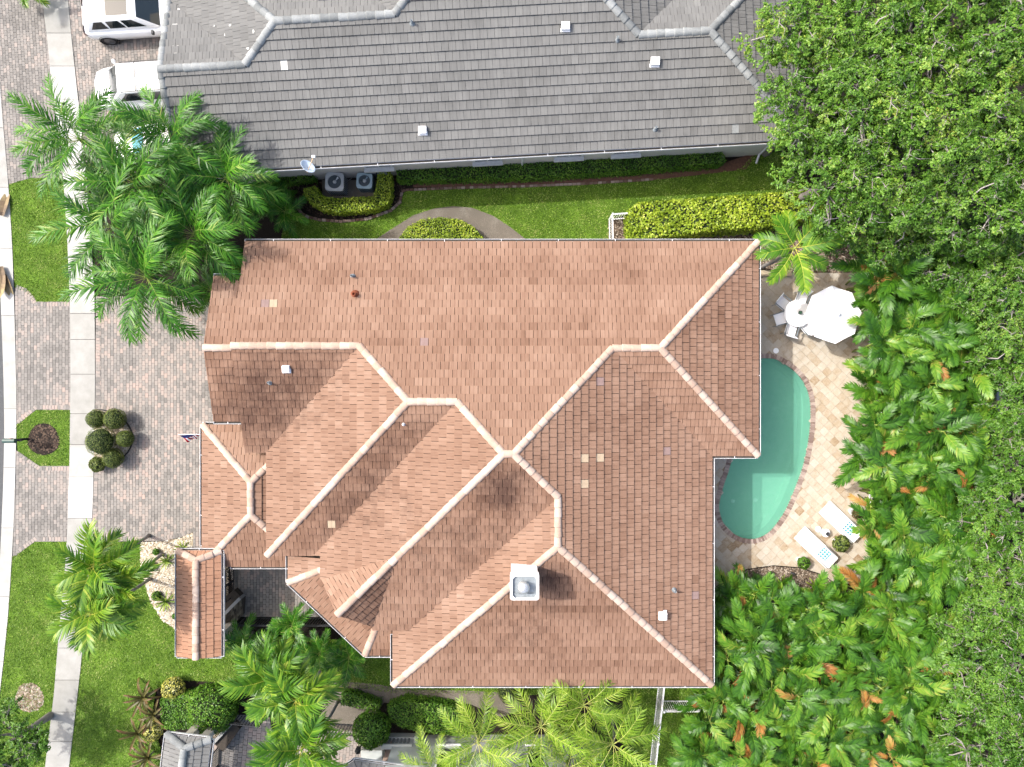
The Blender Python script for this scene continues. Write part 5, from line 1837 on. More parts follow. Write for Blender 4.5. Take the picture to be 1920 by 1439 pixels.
def car(label, c, a, L=4.6, Wd=1.86, roofz=1.64, van=False, sunroof=False, rails=False, crossbar=False, glass=None, group='cars parked at the grey house'):
    t = thing('parked_car', label, 'car', (c[0], c[1], 0), group)
    M = MX((c[0], c[1], .02), a)
    k, w = L / 4.6, Wd / 2
    nose = .25 if van else 0
    ST_ = [(-2.3, .6, .55, .62), (-2.27, .84, .42, .92), (-2.12, .95, .34, 1.0), (-1.5, .995, .3, 1.02), (-.4, 1, .28, 1.0), (.7, 1, .28, .98), (1.25, .985, .28, .95 + nose * .3), (1.75, .94, .3, .88 + nose * .3), (2.1, .84, .34, .78 + nose * .3), (2.26, .66, .42, .66 + nose * .2), (2.31, .42, .5, .58)]
    mb = MB()
    P = []
    for x, ww, zb, zt in ST_:
        v = w * ww
        half = [(v * .86, zb), (v * .97, zb + .1), (v, zb + (zt - zb) * .5), (v * .985, zt - .1), (v * .93, zt - .025), (v * .6, zt + .015), (0, zt + .03)]
        row = half + [(-y, z) for y, z in half[-2::-1]]
        P += [(x * k, y, z) for y, z in row]
    n = 13
    fs = [(i * n + j, i * n + j + 1, (i + 1) * n + j + 1, (i + 1) * n + j) for i in range(len(ST_) - 1) for j in range(n - 1)]
    fs += [(i * n + n - 1, i * n, (i + 1) * n, (i + 1) * n + n - 1) for i in range(len(ST_) - 1)]
    fs += [tuple(range(n))[::-1], tuple((len(ST_) - 1) * n + j for j in range(n))]
    mb.faces(P, fs)
    body = mb.obj('body', M_CARW, t, True, M=M)
    bx_ = (-2.12, 1.3 + nose) if not van else (-2.2, 1.55)
    rx_ = (-1.72, .42) if not van else (-1.95, .78)
    zb, zr = .97, roofz
    C = {}
    for s in (-1, 1):
        C['rb', s], C['fb', s] = Vector((bx_[0] * k, s * w * .9, zb)), Vector((bx_[1] * k, s * w * .88, zb - .03))
        C['rr', s], C['fr', s] = Vector((rx_[0] * k, s * w * .68, zr - .03)), Vector((rx_[1] * k, s * w * .68, zr))
    V8 = [C['rb', -1], C['fb', -1], C['fb', 1], C['rb', 1], C['rr', -1], C['fr', -1], C['fr', 1], C['rr', 1]]
    mb = MB()
    mb.faces(V8, [(3, 2, 1, 0), (4, 5, 6, 7), (0, 1, 5, 4), (2, 3, 7, 6), (1, 2, 6, 5), (3, 0, 4, 7)])
    cab = mb.obj('cabin', M_CARW, t, True, M=M)
    bv = cab.modifiers.new('round', 'BEVEL')
    bv.width, bv.segments = .11, 4

    def panel(name, a_, b_, c_, d_, s0, s1, q0, q1, mat, off=.012, par=None, cut=0.0):
        L_ = lambda s, q: a_.lerp(b_, s).lerp(d_.lerp(c_, s), q)
        nn_ = (b_ - a_).cross(d_ - a_).normalized()
        ctr = Vector((0, 0, .9))
        if nn_.dot((a_ + c_) * .5 - ctr) < 0:
            nn_ = -nn_
        N_ = 6
        g = [[L_(s0 + (s1 - s0) * (i / N_) + (cut * j / N_ * (1 - 2 * i / N_)), q0 + (q1 - q0) * j / N_) + nn_ * off for i in range(N_ + 1)] for j in range(N_ + 1)]
        m_ = MB()
        m_.faces([p for r in g for p in r], [(j * 7 + i, j * 7 + i + 1, (j + 1) * 7 + i + 1, (j + 1) * 7 + i) for j in range(N_) for i in range(N_)])
        return m_.obj(name, mat, par or cab, True, M=M)
    panel('windshield', C['fb', -1], C['fb', 1], C['fr', 1], C['fr', -1], .06, .94, .06, .93, glass or M_CGL)
    panel('rear_window', C['rb', -1], C['rb', 1], C['rr', 1], C['rr', -1], .09, .91, .35, .92, M_CGL)
    for s in (-1, 1):
        e = (C['rb', s], C['fb', s], C['fr', s], C['rr', s])
        panel('side_window', *e, .08, .34, .3, .88, M_CGL, cut=.05)
        panel('side_window', *e, .36, .6, .3, .88, M_CGL)
        panel('side_window', *e, .62, .9, .3, .88, M_CGL, cut=.03)
        mb = MB()
        mb.box(bx_[1] * k - .42, bx_[1] * k - .3, s * (w + .02), s * (w + .2), .98, 1.14)
        mo = mb.obj('mirror', M_DARKM if not van else M_CARW, t, M=M)
        b2 = mo.modifiers.new('round', 'BEVEL')
        b2.width, b2.segments = .03, 2
        mb = MB()
        mb.faces([(-2.285 * k, s * w * .45, .86), (-2.285 * k, s * w * .84, .8), (-2.1 * k, s * w * .97, .84), (-2.08 * k, s * w * .96, 1.02), (-2.24 * k, s * w * .8, 1.0), (-2.2 * k, s * w * .45, 1.03)], [(0, 1, 4, 5), (1, 2, 3, 4)])
        mb.obj('tail_light', M_TAIL, t, M=M @ Matrix.Translation((-.012, s * .008, .012)))
        mb = MB()
        mb.faces([(2.28 * k, s * w * .5, .62), (2.2 * k, s * w * .78, .62), (1.9 * k, s * w * .93, .74), (2.05 * k, s * w * .72, .84), (2.24 * k, s * w * .5, .72)], [(0, 1, 2, 3, 4)])
        mb.obj('headlight', M_LAMP, t, M=M @ Matrix.Translation((.03, s * .02, .03)))
        for x in (-1.42 * k, 1.42 * k):
            Mw = M @ Matrix.Translation((x, s * (w - .1), .34)) @ Matrix.Rotation(s * -math.pi / 2, 4, 'X')
            wh = MB().lathe([(.34, -.1), (.355, -.06), (.355, .08), (.33, .11), (.25, .112)], (0, 0, 0), 24, capt=False).obj('wheel', M_TYRE, t, True, M=Mw)
            MB().lathe([(.25, .1), (.23, .085), (.07, .095), (.05, .11)], (0, 0, 0), 10).obj('rim', M_RIM, wh, M=Mw)
            mb = MB().lathe([(.43, .0), (.43, .105)], (0, 0, 0), 24, capt=False)
            mb.obj('wheel_arch', M_DARKM, t, M=Mw)
        if rails:
            p_, q_ = C['rr', s], C['fr', s]
            MB().tube([p_.lerp(q_, .05) + Vector((0, 0, .0)), p_.lerp(q_, .1) + Vector((0, 0, .055)), p_.lerp(q_, .9) + Vector((0, 0, .055)), p_.lerp(q_, .95)], .018, 6).obj('roof_rail', M_DARKM, cab, M=M)
    if sunroof:
        panel('sunroof', C['rr', -1], C['rr', 1], C['fr', 1], C['fr', -1], .14, .86, .4, .86, M_CGL, .006)
    if crossbar:
        p_, q_ = C['rr', -1].lerp(C['fr', -1], .72), C['rr', 1].lerp(C['fr', 1], .72)
        MB().tube([p_ + Vector((0, 0, .05)), q_ + Vector((0, 0, .05))], .022, 6).obj('crossbar', M_DARKM, cab, M=M)
    return t


c1, c2, c3 = g0(268, 44), g0(292, 175), g0(318, 281)
car('white crossover with dark sunroof parked nose to the grey house', c1, math.radians(4), sunroof=True)
car('white van with black roof rack parked beside the crossover', c2, math.radians(184), 4.9, 1.95, 1.78, van=True, rails=True, crossbar=True)
car('white car with teal windshield hidden under the queen palms', c3, math.radians(184), 4.5, 1.82, 1.5, glass=M_CGT)
# ------------------------------------------------------------------ foliage
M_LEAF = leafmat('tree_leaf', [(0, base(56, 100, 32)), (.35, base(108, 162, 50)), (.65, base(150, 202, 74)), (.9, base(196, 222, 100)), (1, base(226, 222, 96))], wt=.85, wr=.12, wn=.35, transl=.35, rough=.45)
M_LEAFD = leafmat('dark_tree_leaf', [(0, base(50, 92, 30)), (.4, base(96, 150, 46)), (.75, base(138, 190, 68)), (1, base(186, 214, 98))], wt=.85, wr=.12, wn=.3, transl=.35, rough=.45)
M_HEDGE = leafmat('hedge_leaf', [(0, base(54, 100, 28)), (.4, base(104, 160, 46)), (.75, base(148, 200, 64)), (1, base(206, 228, 116))], wt=.85, wr=.1, wn=.3, transl=.3, rough=.45)
M_HEDGEY = leafmat('yellow_green_hedge_leaf', [(0, base(90, 119, 23)), (.45, base(166, 198, 49)), (.8, base(222, 242, 79)), (1, base(255, 255, 151))], wt=.85, wr=.1, wn=.3, transl=.25)
M_TOP = leafmat('topiary_leaf', [(0, base(72, 92, 38)), (.5, base(128, 150, 66)), (1, base(190, 196, 108))], wt=.85, wr=.1, wn=.3, transl=.25)
M_CORE = plain('hedge_inner_shade', (.012, .022, .006), .95, namp=.3)  # solid core, coloured near black for the shade inside the foliage
M_BARK = varied('pale_grey_bark', [(0, base(140, 132, 124)), (.5, base(190, 184, 178)), (1, base(226, 222, 218))], wt=.6, wn=.6, nscale=6, fine=30, famp=.5)
M_TRUNK = varied('ringed_palm_trunk', [(0, base(130, 126, 122)), (.5, base(172, 168, 164)), (1, base(212, 208, 204))], wt=.6, wn=.5, nscale=7, fine=30, famp=.4)
M_QUEEN = leafmat('queen_palm_leaflet', [(0, base(36, 86, 16)), (.4, base(74, 146, 28)), (.75, base(120, 186, 46)), (1, base(196, 218, 112))], wt=.75, wr=.25, wn=.3, transl=.32, rough=.42)
M_QUEENL = leafmat('light_queen_palm_leaflet', [(0, base(90, 131, 30)), (.4, base(150, 194, 51)), (.75, base(202, 231, 82)), (1, base(255, 255, 151))], wt=.7, wr=.25, wn=.3, transl=.35, rough=.4)
M_ADON = leafmat('christmas_palm_leaflet', [(0, base(49, 101, 23)), (.4, base(106, 164, 36)), (.75, base(174, 210, 60)), (1, base(255, 252, 118))], wt=.65, wr=.3, wn=.3, transl=.35, rough=.4)
M_ARECA = leafmat('areca_leaflet', [(0, base(36, 78, 22)), (.3, base(70, 124, 32)), (.6, base(104, 162, 44)), (.85, base(146, 192, 62)), (1, base(190, 196, 88))], wt=.45, wr=.6, wn=.4, transl=.32, rough=.42, spec=.35)
M_ORANGE = leafmat('dying_orange_leaflet', [(0, base(150, 92, 44)), (.4, base(206, 138, 66)), (.7, base(214, 172, 96)), (1, base(170, 174, 70))], wt=.7, wr=.4, wn=.5, transl=.3)
M_GREY = leafmat('dry_grey_frond', [(0, base(138, 110, 86)), (1, base(234, 203, 172))], wt=.7, wr=.3, wn=.4, transl=.2)
M_RACH = plain('frond_midrib', base(158, 178, 84), .6)
M_STRAP = leafmat('bronze_strap_leaf', [(0, base(74, 76, 34)), (.45, base(110, 104, 50)), (.75, base(146, 96, 66)), (1, base(190, 128, 92))], wt=.7, wr=.15, wn=.5, nscale=6, transl=.2)
M_YUCCA = leafmat('spiky_green_leaf', [(0, base(66, 110, 32)), (.6, base(159, 187, 64)), (1, base(255, 255, 140))], wt=.8, wr=.2, wn=.3, transl=.25)
M_CREAMF = leafmat('cream_variegated_leaf', [(0, base(150, 166, 54)), (.5, base(253, 249, 118)), (1, base(255, 255, 211))], wt=.9, wr=.1, wn=.3, transl=.3)


def unit(v):
    return v / (np.linalg.norm(v, axis=-1, keepdims=True) + 1e-9)


def leaf_quads(P, Nrm, ln, wd, rng, curl=.15):
    """one folded diamond-shaped leaf at every point, lying across the given normal"""
    n = len(P)
    d = rng.normal(size=(n, 3))
    d -= (d * Nrm).sum(1, keepdims=True) * Nrm
    d = unit(d)
    s = np.cross(Nrm, d)
    L = ln * rng.uniform(.7, 1.25, n)[:, None]
    Wd = wd * rng.uniform(.7, 1.25, n)[:, None]
    V = np.empty((n, 4, 3))
    V[:, 0] = P - d * L * .5
    V[:, 1] = P + s * Wd * .5 + Nrm * Wd * curl
    V[:, 2] = P + d * L * .5 - Nrm * L * curl * .5
    V[:, 3] = P - s * Wd * .5 + Nrm * Wd * curl
    return V.reshape(-1, 3), np.arange(n * 4).reshape(n, 4)


SPR = []


def crown_mesh(name, R, hgt, ncl, nleaf, ln, wd, mat, seed, flat=.5, csz=.5):
    """foliage in clumps through a flattened dome, open gaps between them"""
    rng = np.random.default_rng(seed)
    th = rng.uniform(0, 2 * np.pi, ncl)
    rr = R * np.sqrt(rng.uniform(0, 1, ncl)) * rng.uniform(.85, 1.05, ncl)
    top = hgt * np.sqrt(np.clip(1 - (rr / (R * 1.06)) ** 2, 0, 1))
    zz = top * rng.uniform(.45, 1.0, ncl) + rng.normal(0, .12, ncl)
    C = np.stack([rr * np.cos(th), rr * np.sin(th), zz], 1)
    cs = csz * rng.uniform(.6, 1.25, ncl)
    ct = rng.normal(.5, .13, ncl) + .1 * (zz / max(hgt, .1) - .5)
    per = nleaf // ncl
    P, T, Nn = [], [], []
    SPR.clear()
    for i in range(ncl):
        k = int(per * cs[i] / csz)
        ns = 12
        sub_ = unit(rng.normal(0, 1, (ns, 3))) * (rng.uniform(.25, 1, (ns, 1)) ** .5)
        sd_ = unit(sub_ * np.array([1, 1, .3]) + rng.normal(0, .35, (ns, 3)) + np.array([0, 0, -.15]))
        wh = rng.integers(0, ns, k)
        g = sub_[wh] + sd_[wh] * rng.uniform(-.35, .45, (k, 1)) + rng.normal(0, .09, (k, 3))
        SPR.append((C[i] + sub_ * cs[i] * np.array([1, 1, flat]) - sd_ * .35 * cs[i], C[i] + sub_ * cs[i] * np.array([1, 1, flat]) + sd_ * .5 * cs[i]))
        P.append(C[i] + g * cs[i] * np.array([1, 1, flat]))
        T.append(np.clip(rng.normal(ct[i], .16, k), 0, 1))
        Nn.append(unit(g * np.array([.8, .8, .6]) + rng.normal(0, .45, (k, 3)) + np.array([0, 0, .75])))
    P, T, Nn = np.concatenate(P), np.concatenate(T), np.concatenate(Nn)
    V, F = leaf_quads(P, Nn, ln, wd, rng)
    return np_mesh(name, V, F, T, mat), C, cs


def limb_mesh(name, R, hgt, C, cs, trunk_h, seed, sprays, r0=.17):
    """trunk, forking limbs to the clumps and pale twigs poking out of them"""
    rng = random.Random(seed)
    tr = MB()
    base_ = Vector((0, 0, -trunk_h))
    fork = Vector((rng.uniform(-.3, .3), rng.uniform(-.3, .3), -hgt * .25))
    tr.tube([base_, base_.lerp(fork, .5) + Vector((rng.uniform(-.15, .15), rng.uniform(-.15, .15), 0)), fork], [r0 * 1.25, r0, r0 * .8], 8, .4)
    lb = MB()
    mains = []
    for k in range(6):
        a = k * 1.047 + rng.uniform(-.3, .3)
        e = Vector((R * .55 * math.cos(a), R * .55 * math.sin(a), hgt * rng.uniform(.3, .6)))
        m = fork.lerp(e, .5) + Vector((0, 0, -.2))
        lb.tube([fork, m, e], [r0 * .55, r0 * .38, r0 * .2], 6, rng.random(), False)
        mains.append((m, e))
    for i, c in enumerate(C):
        c = Vector(c)
        m, e = min(mains, key=lambda q: (q[1] - c).length)
        s = m.lerp(e, rng.uniform(.3, 1))
        mid = s.lerp(c, .55) + Vector((rng.uniform(-.15, .15), rng.uniform(-.15, .15), rng.uniform(-.05, .2)))
        lb.tube([s, mid, c], [.04, .03, .02], 4, rng.random(), False)
        A_, B_ = sprays[i]
        for j in range(len(A_)):
            if rng.random() < (.9 if i % 4 == 0 else .35):
                a_, b_ = Vector(A_[j]), Vector(B_[j])
                lb.tube([c, a_, b_], [.012, .010, .005], 3, rng.random(), False)
    return tr.mesh('trunk', M_BARK, True), lb.mesh('branches', M_BARK, True)


TREES, SPRAYS = {}, {}
for kind, args in dict(a=(2.9, 1.9, 78, 26000, .125, .06, M_LEAF, 1, .5, .5), b=(2.6, 1.6, 66, 23000, .125, .06, M_LEAF, 2, .5, .52), c=(2.3, 1.7, 60, 22000, .12, .058, M_LEAFD, 3, .55, .5),
                       d=(1.7, 1.3, 40, 14500, .115, .055, M_LEAFD, 4, .6, .45)).items():
    R_, h_ = args[0], args[1]
    me, C, cs = crown_mesh('crown', *args)
    TREES[kind] = (me, C, cs, R_, h_)
    SPRAYS[kind] = list(SPR)
LIMBS = {}


def tree(kind, label, px, py, zc, group, yaw, sc=1.0, name='tree'):
    """zc: height of the widest part of the crown"""
    me, C, cs, R_, h_ = TREES[kind]
    p = G(px, py, zc + h_ * .5)
    if kind not in LIMBS:
        LIMBS[kind] = limb_mesh('limbs', R_, h_, C, cs, 1.0, 7 + ord(kind), SPRAYS[kind])
    t = thing(name, label, 'tree', (p.x, p.y, -.06), group)
    M = Matrix.Translation((p.x, p.y, zc)) @ Matrix.Rotation(yaw, 4, 'Z') @ Matrix.Scale(sc, 4)
    add('crown', me, t, M)
    add('branches', LIMBS[kind][1], t, M)
    Mt = Matrix.Translation((p.x, p.y, zc)) @ Matrix.Rotation(yaw, 4, 'Z') @ Matrix.Diagonal((sc, sc, max(.4, zc), 1))
    mb = MB()
    mb.tube([(0, 0, -1.02), (.12, .05, -.6), (-.05, .1, -.12)], [.2, .15, .12], 8, .4)
    add('trunk', mb.mesh('trunk', M_BARK, True), t, Mt)
    return t


GT = 'leafy shade trees behind the houses'
for i, (k, px, py, z, lab) in enumerate([
        ('a', 1570, 45, 6.2, 'leafy tree overhanging the top right of the grey roof'), ('b', 1665, 25, 6.6, 'leafy tree at the top edge beside the grey house'), ('a', 1790, 45, 6.8, 'tall leafy tree at the top edge near the right corner'),
        ('b', 1905, 50, 6.4, 'leafy tree filling the top right corner'), ('a', 1552, 182, 5.6, 'leafy tree covering the lower right corner of the grey roof'), ('b', 1655, 165, 6.4, 'leafy tree with bare grey twigs in the middle of the upper grove'),
        ('a', 1780, 190, 6.4, 'broad leafy tree in the upper grove towards the right edge'), ('a', 1900, 195, 6.0, 'leafy tree at the right edge below the corner'), ('b', 1590, 310, 5.0, 'leafy tree hanging over the end of the long hedge'),
        ('a', 1700, 320, 5.4, 'leafy tree at the lower edge of the upper grove'), ('b', 1850, 335, 5.4, 'leafy tree at the right edge above the boundary wall'), ('d', 1600, 412, 3.4, 'low leafy tree over the gravel bed beside the patio palm'),
        ('d', 1690, 420, 3.8, 'small leafy tree reaching over the areca palms')]):
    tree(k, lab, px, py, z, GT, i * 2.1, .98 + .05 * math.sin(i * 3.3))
GB = 'dark trees along the right edge'
for i, (k, px, py, z, lab) in enumerate([
        ('d', 1905, 445, 3.4, 'dark leafy tree at the right edge beside the boundary wall top'), ('d', 1820, 505, 3.2, 'small dark tree rising among the upper areca palms'), ('c', 1905, 570, 3.2, 'dark leafy tree at the right edge beside the wall middle'),
        ('d', 1885, 660, 2.8, 'dark leafy shrub tree right of the boundary wall'), ('d', 1915, 760, 2.6, 'dark leafy tree at the right edge level with the pool'), ('d', 1925, 870, 2.4, 'dark leafy tree at the right edge level with the loungers'),
        ('c', 1900, 985, 2.6, 'dense dark tree at the right edge below the pool level'), ('d', 1815, 1060, 2.2, 'dense dark shrub tree bordering the lower palm grove'), ('c', 1885, 1120, 2.4, 'dense dark tree on the lower right edge'),
        ('c', 1850, 1240, 2.4, 'dense dark tree beside the lower palm grove'), ('c', 1920, 1300, 2.4, 'dense dark tree at the lower right corner edge'), ('c', 1865, 1390, 2.3, 'dense dark tree in the bottom right corner')]):
    tree(k, lab, px, py, z, GB, i * 1.7 + .4, 1.0 + .06 * math.sin(i * 2.3))
tree('d', 'dark leafy street tree at the bottom left corner', 14, 1400, 2.2, None, .5, .92)
mb = [tuple(G(55 + 27 * math.cos(a) * (1 + .1 * math.sin(3 * a)), 1308 + 27 * math.sin(a)).xy) for a in np.linspace(0, 2 * math.pi, 22)[:-1]]
sheet('mulch_ring', plain('pale_dry_mulch', base(176, 168, 158), .95, namp=.3, nscale=10), mb, .012, kind='structure', label='pale mulch ring around the street tree')
stones('mulch', 'pale grey chips around the street tree', mb, 260, .03, .07, M_PEBG, .014, NPR, .35)


# ------------------------------------------------------------------ hedges and clipped bushes
def hedge(label, loop_px, h, mat, seed, ln=.085, wd=.05, dens=520, lumpy=.05, name='hedge', cat='hedge', group=None, z0=-.06):
    """clipped hedge: dark inner body with leaves over top and sides; the outline is where the photograph shows its top"""
    rng = np.random.default_rng(seed)
    loop = [tuple(G(x, y, h).xy) for x, y in loop_px]
    if area(loop) < 0:
        loop = loop[::-1]
    c = np.mean(loop, 0)
    t = thing(name, label, cat, (c[0], c[1], 0), group)
    inner = offset_loop(loop, -.09)
    MB().prism(inner, z0, h - .09).obj('shade_core', M_CORE, t)
    P = scatter(loop, dens, rng)
    z = h + rng.normal(0, .03, len(P)) + lumpy * np.sin(P[:, 0] * 5 + seed) * np.cos(P[:, 1] * 6)
    Pt = np.column_stack([P, z])
    Nt = unit(rng.normal(0, .5, (len(P), 3)) + np.array([0, 0, 1.0]))
    S_, SN = [], []
    for i in range(len(loop)):
        a, b = np.array(loop[i]), np.array(loop[(i + 1) % len(loop)])
        L = np.linalg.norm(b - a)
        k = int(L * h * dens * .9)
        if k < 1:
            continue
        s = rng.random(k)
        n = np.array([(b - a)[1], -(b - a)[0]]) / (L + 1e-9)
        q = a + (b - a) * s[:, None] + n * rng.normal(-.02, .035, k)[:, None]
        zz = rng.uniform(.02, h, k)
        S_.append(np.column_stack([q, zz]))
        SN.append(unit(np.tile([n[0], n[1], .35], (k, 1)) + rng.normal(0, .45, (k, 3))))
    A = np.concatenate([Pt, *S_])
    N_ = np.concatenate([Nt, *SN])
    V, F = leaf_quads(A, N_, ln, wd, rng, .2)
    T = np.clip(rng.normal(.5, .2, len(A)) + .12 * np.sin(A[:, 0] * 3 + A[:, 1] * 2), 0, 1)
    add('foliage', np_mesh('foliage', V, F, T, mat), t)
    return t


def ball(label, px, py, r, zc, mat, seed, name='topiary_ball', cat='topiary', group=None, ln=.05, wd=.03, n=2200, sq=1.0, stem=True):
    rng = np.random.default_rng(seed)
    c = np.array(G(px, py, zc))
    t = thing(name, label, cat, (c[0], c[1], 0), group)
    R = r * (H - zc) / H / S
    g = unit(rng.normal(size=(n, 3)))
    g = g[g[:, 2] > -.7]
    P = c + g * R * (1 + rng.normal(0, .035, (len(g), 1)) + .04 * np.sin(g[:, :1] * 7 + seed)) * np.array([1, 1, sq])
    V, F = leaf_quads(P, unit(g + rng.normal(0, .4, g.shape)), ln, wd, rng, .25)
    T = np.clip(rng.normal(.5, .22, len(g)), 0, 1)
    add('foliage', np_mesh('foliage', V, F, T, mat), t)
    MB().lathe([(.02, -R * sq * .9), (R * .6, -R * sq * .65), (R * .92, 0), (R * .75, R * sq * .5), (.05, R * sq * .9)], tuple(c), 14).obj('shade_core', M_CORE, t, True)
    if stem:
        MB().tube([(c[0], c[1], -.05), (c[0] + .02, c[1], zc - R * .5)], .035, 6).obj('stem', M_BARK, t)
    return t


GTOP = 'clipped topiary balls in the pebble bed'
for i, (px, py, r, z, lab) in enumerate([(181, 786, 17, .55, 'clipped topiary ball at the upper left of the pebble bed'), (215, 786, 19, .6, 'clipped topiary ball at the upper right of the pebble bed'), (189, 828, 26, .75, 'largest clipped topiary ball in the pebble bed'),
                                         (235, 823, 15, .55, 'small clipped topiary ball at the curved edge of the bed'), (212, 859, 18, .55, 'clipped topiary ball at the bottom of the pebble bed')]):
    ball(lab, px, py, r, z, M_TOP, 40 + i, group=GTOP, n=2600)
ball('loose shrub beside the lowest topiary ball on the sidewalk edge', 182, 871, 14, .4, M_TOP, 47, 'shrub', 'shrub', ln=.11, wd=.04, n=700, sq=.7)
hedge('long dark green hedge along the grey stucco wall', [(742, 312), (985, 303), (1150, 292), (1352, 283), (1362, 300), (1355, 308), (1180, 322), (985, 334), (745, 339)], .75, M_HEDGE, 61, dens=430)
hedge('short dark hedge under the satellite dish', [(482, 320), (572, 314), (590, 322), (588, 336), (540, 342), (484, 342)], .7, M_HEDGE, 62)
hedge('yellow-green U-shaped hedge around the air conditioners', [(568, 354), (592, 350), (602, 368), (630, 372), (700, 368), (706, 350), (709, 318), (727, 315), (733, 330), (733, 365), (726, 384), (705, 393), (640, 399), (605, 394), (582, 382), (571, 366)], .75, M_HEDGEY, 63, dens=600)
hedge('half-round yellow-green hedge cut by the terracotta eave', [(748, 447), (765, 425), (790, 412), (825, 408), (862, 412), (888, 426), (905, 447), (905, 470), (748, 470)], .6, M_HEDGEY, 64, dens=560)
hedge('tall bright hedge beside the white picket fence', [(1180, 392), (1200, 380), (1250, 376), (1320, 371), (1400, 366), (1480, 360), (1560, 358), (1560, 405), (1500, 412), (1480, 418), (1440, 425), (1340, 431), (1290, 440), (1184, 449), (1180, 420)], 1.5, M_HEDGEY, 65, .13, .085, 330, .1)
ball('low flowering bush under the tall bright hedge', 1265, 440, 26, .45, M_HEDGE, 66, 'shrub', 'shrub', ln=.1, wd=.06, n=900, sq=.5)
hedge('low square-clipped green hedge left of the big mound at the bottom', [(300, 1312), (375, 1298), (372, 1365), (330, 1370), (302, 1365)], .7, M_HEDGE, 67, dens=560)
ball('big rounded green bush beside the grey gate roof', 400, 1328, 45, .75, M_HEDGE, 68, 'clipped_bush', 'bush', ln=.1, wd=.06, n=5200, sq=.75)
ball('cream-yellow variegated bush above the green hedge', 325, 1292, 21, .45, M_CREAMF, 69, 'shrub', 'shrub', ln=.09, wd=.05, n=1200, sq=.7)
ball('variegated bush among the bronze strap plants', 285, 1372, 18, .4, M_CREAMF, 70, 'shrub', 'shrub', ln=.09, wd=.05, n=900, sq=.7)
ball('round dark green bush beside the narrow court', 697, 1367, 33, 1.0, M_HEDGE, 71, 'clipped_bush', 'bush', ln=.09, wd=.055, n=4200, sq=.95)
hedge('small rectangular hedge left of the round bush', [(640, 1300), (655, 1299), (712, 1320), (711, 1332), (700, 1334), (640, 1322)], .6, M_HEDGE, 72, dens=560)
hedge('long clipped hedge right of the round bush', [(726, 1326), (760, 1314), (800, 1318), (850, 1326), (868, 1345), (868, 1372), (850, 1380), (800, 1374), (755, 1366), (730, 1352)], .8, M_HEDGE, 73, dens=560)
ball('olive green low bush under the south eave', 955, 1296, 22, .5, M_TOP, 74, 'shrub', 'shrub', ln=.06, wd=.035, n=1500, sq=.6)

# pot plants on the patio
def potted(label, px, py, r, mat, seed, potmat, n=500, ln=.1, wd=.05):
    zc = .45
    c = G(px, py, zc)
    t = ball(label, px, py, r, zc, mat, seed, 'potted_plant', 'plant', ln=ln, wd=wd, n=n, sq=.7, stem=False)
    MB().lathe([(.13, .02), (.17, .25), (.18, .3), (.15, .3), (.14, .26)], (c.x - .08, c.y + .06, 0), 16).obj('pot', potmat, t, True)


M_POTW = plain('white_pot', (.62, .62, .6), .6)
potted('leafy potted plant between the loungers', 1577, 1020, 15, M_TOP, 81, M_POTW, 330, .16, .07)
potted('white pot with a dark red plant at the palm edge', 1607, 964, 9, M_STRAP, 82, M_POTW, 260)
potted('small bright green plant at the edge of the lower patio', 1507, 1056, 11, M_HEDGE, 83, M_POTW, 420)
rng = np.random.default_rng(84)
g = unit(rng.normal(size=(120, 3)) + [0, 0, .6])
V, F = leaf_quads(np.array([vz.x, vz.y, .9]) + g * .1 * rng.uniform(.3, 1, (120, 1)), unit(g + rng.normal(0, .4, g.shape)), .07, .04, rng)
add('leaves', np_mesh('leaves', V, F, rng.random(120), leafmat('teal_leaf', [(0, base(10, 70, 50)), (1, base(60, 140, 100))], transl=.2)), va)


# ------------------------------------------------------------------ palms
def frond_mesh(name, mat, L, n, ll, lw, bend, vee, f0, f1, droop, seed, plum=0.0, pet=.12, curve=0.0, jit=.08, r0=.016):
    """pinnate frond growing along +x: midrib with two ranks of folded leaflets"""
    r = random.Random(seed)
    K = 14
    pts, T_ = [], []
    p = Vector((0, 0, 0))
    for i in range(K + 1):
        s = i / K
        a = -bend * s ** 1.4
        b = curve * s
        T = Vector((math.cos(a) * math.cos(b), math.cos(a) * math.sin(b), math.sin(a)))
        pts.append(p.copy())
        T_.append(T)
        p = p + T * (L / K)
    mb = MB()
    mb.tube(pts, [r0 * (1 - .7 * i / K) for i in range(K + 1)], 4, 1.35, False)
    for side in (-1, 1):
        for i in range(n):
            s = pet + (1 - pet) * (i + .5 * r.random()) / n
            x = s * K
            k = min(K - 1, int(x))
            P = pts[k].lerp(pts[k + 1], x - k)
            T = T_[k].lerp(T_[k + 1], x - k).normalized()
            Y = Vector((0, 0, 1)).cross(T).normalized() * side
            N = T.cross(Y) * side
            q = (s - pet) / (1 - pet)
            f = f0 + (f1 - f0) * q + r.gauss(0, jit)
            v = vee + r.gauss(0, jit) + (r.uniform(-plum, plum) if plum else 0)
            d = (Y * math.cos(f) + T * math.sin(f) + N * v).normalized()
            ln_ = ll * (math.sin(math.pi * (.18 + .74 * q)) ** .7) * r.uniform(.88, 1.08)
            w = lw * (.6 + .6 * math.sin(math.pi * (.15 + .7 * q)))
            wv = d.cross(N).normalized() * w * .5
            dr = Vector((0, 0, -droop * ln_))
            m1 = P + d * ln_ * .45 + dr * .12
            m2 = P + d * ln_ * .78 + dr * .5
            tip = P + d * ln_ + dr + T * ln_ * .05
            t = min(1, max(0, r.gauss(.45, .24)))
            mb.faces([P - wv * .8, P + wv * .8, m1 + wv * .8, m1 - wv * .8, m2 + wv * .42, m2 - wv * .42, tip], [(0, 1, 2, 3), (3, 2, 4, 5), (5, 4, 6)], t)
    return mb.mesh(name, mat)


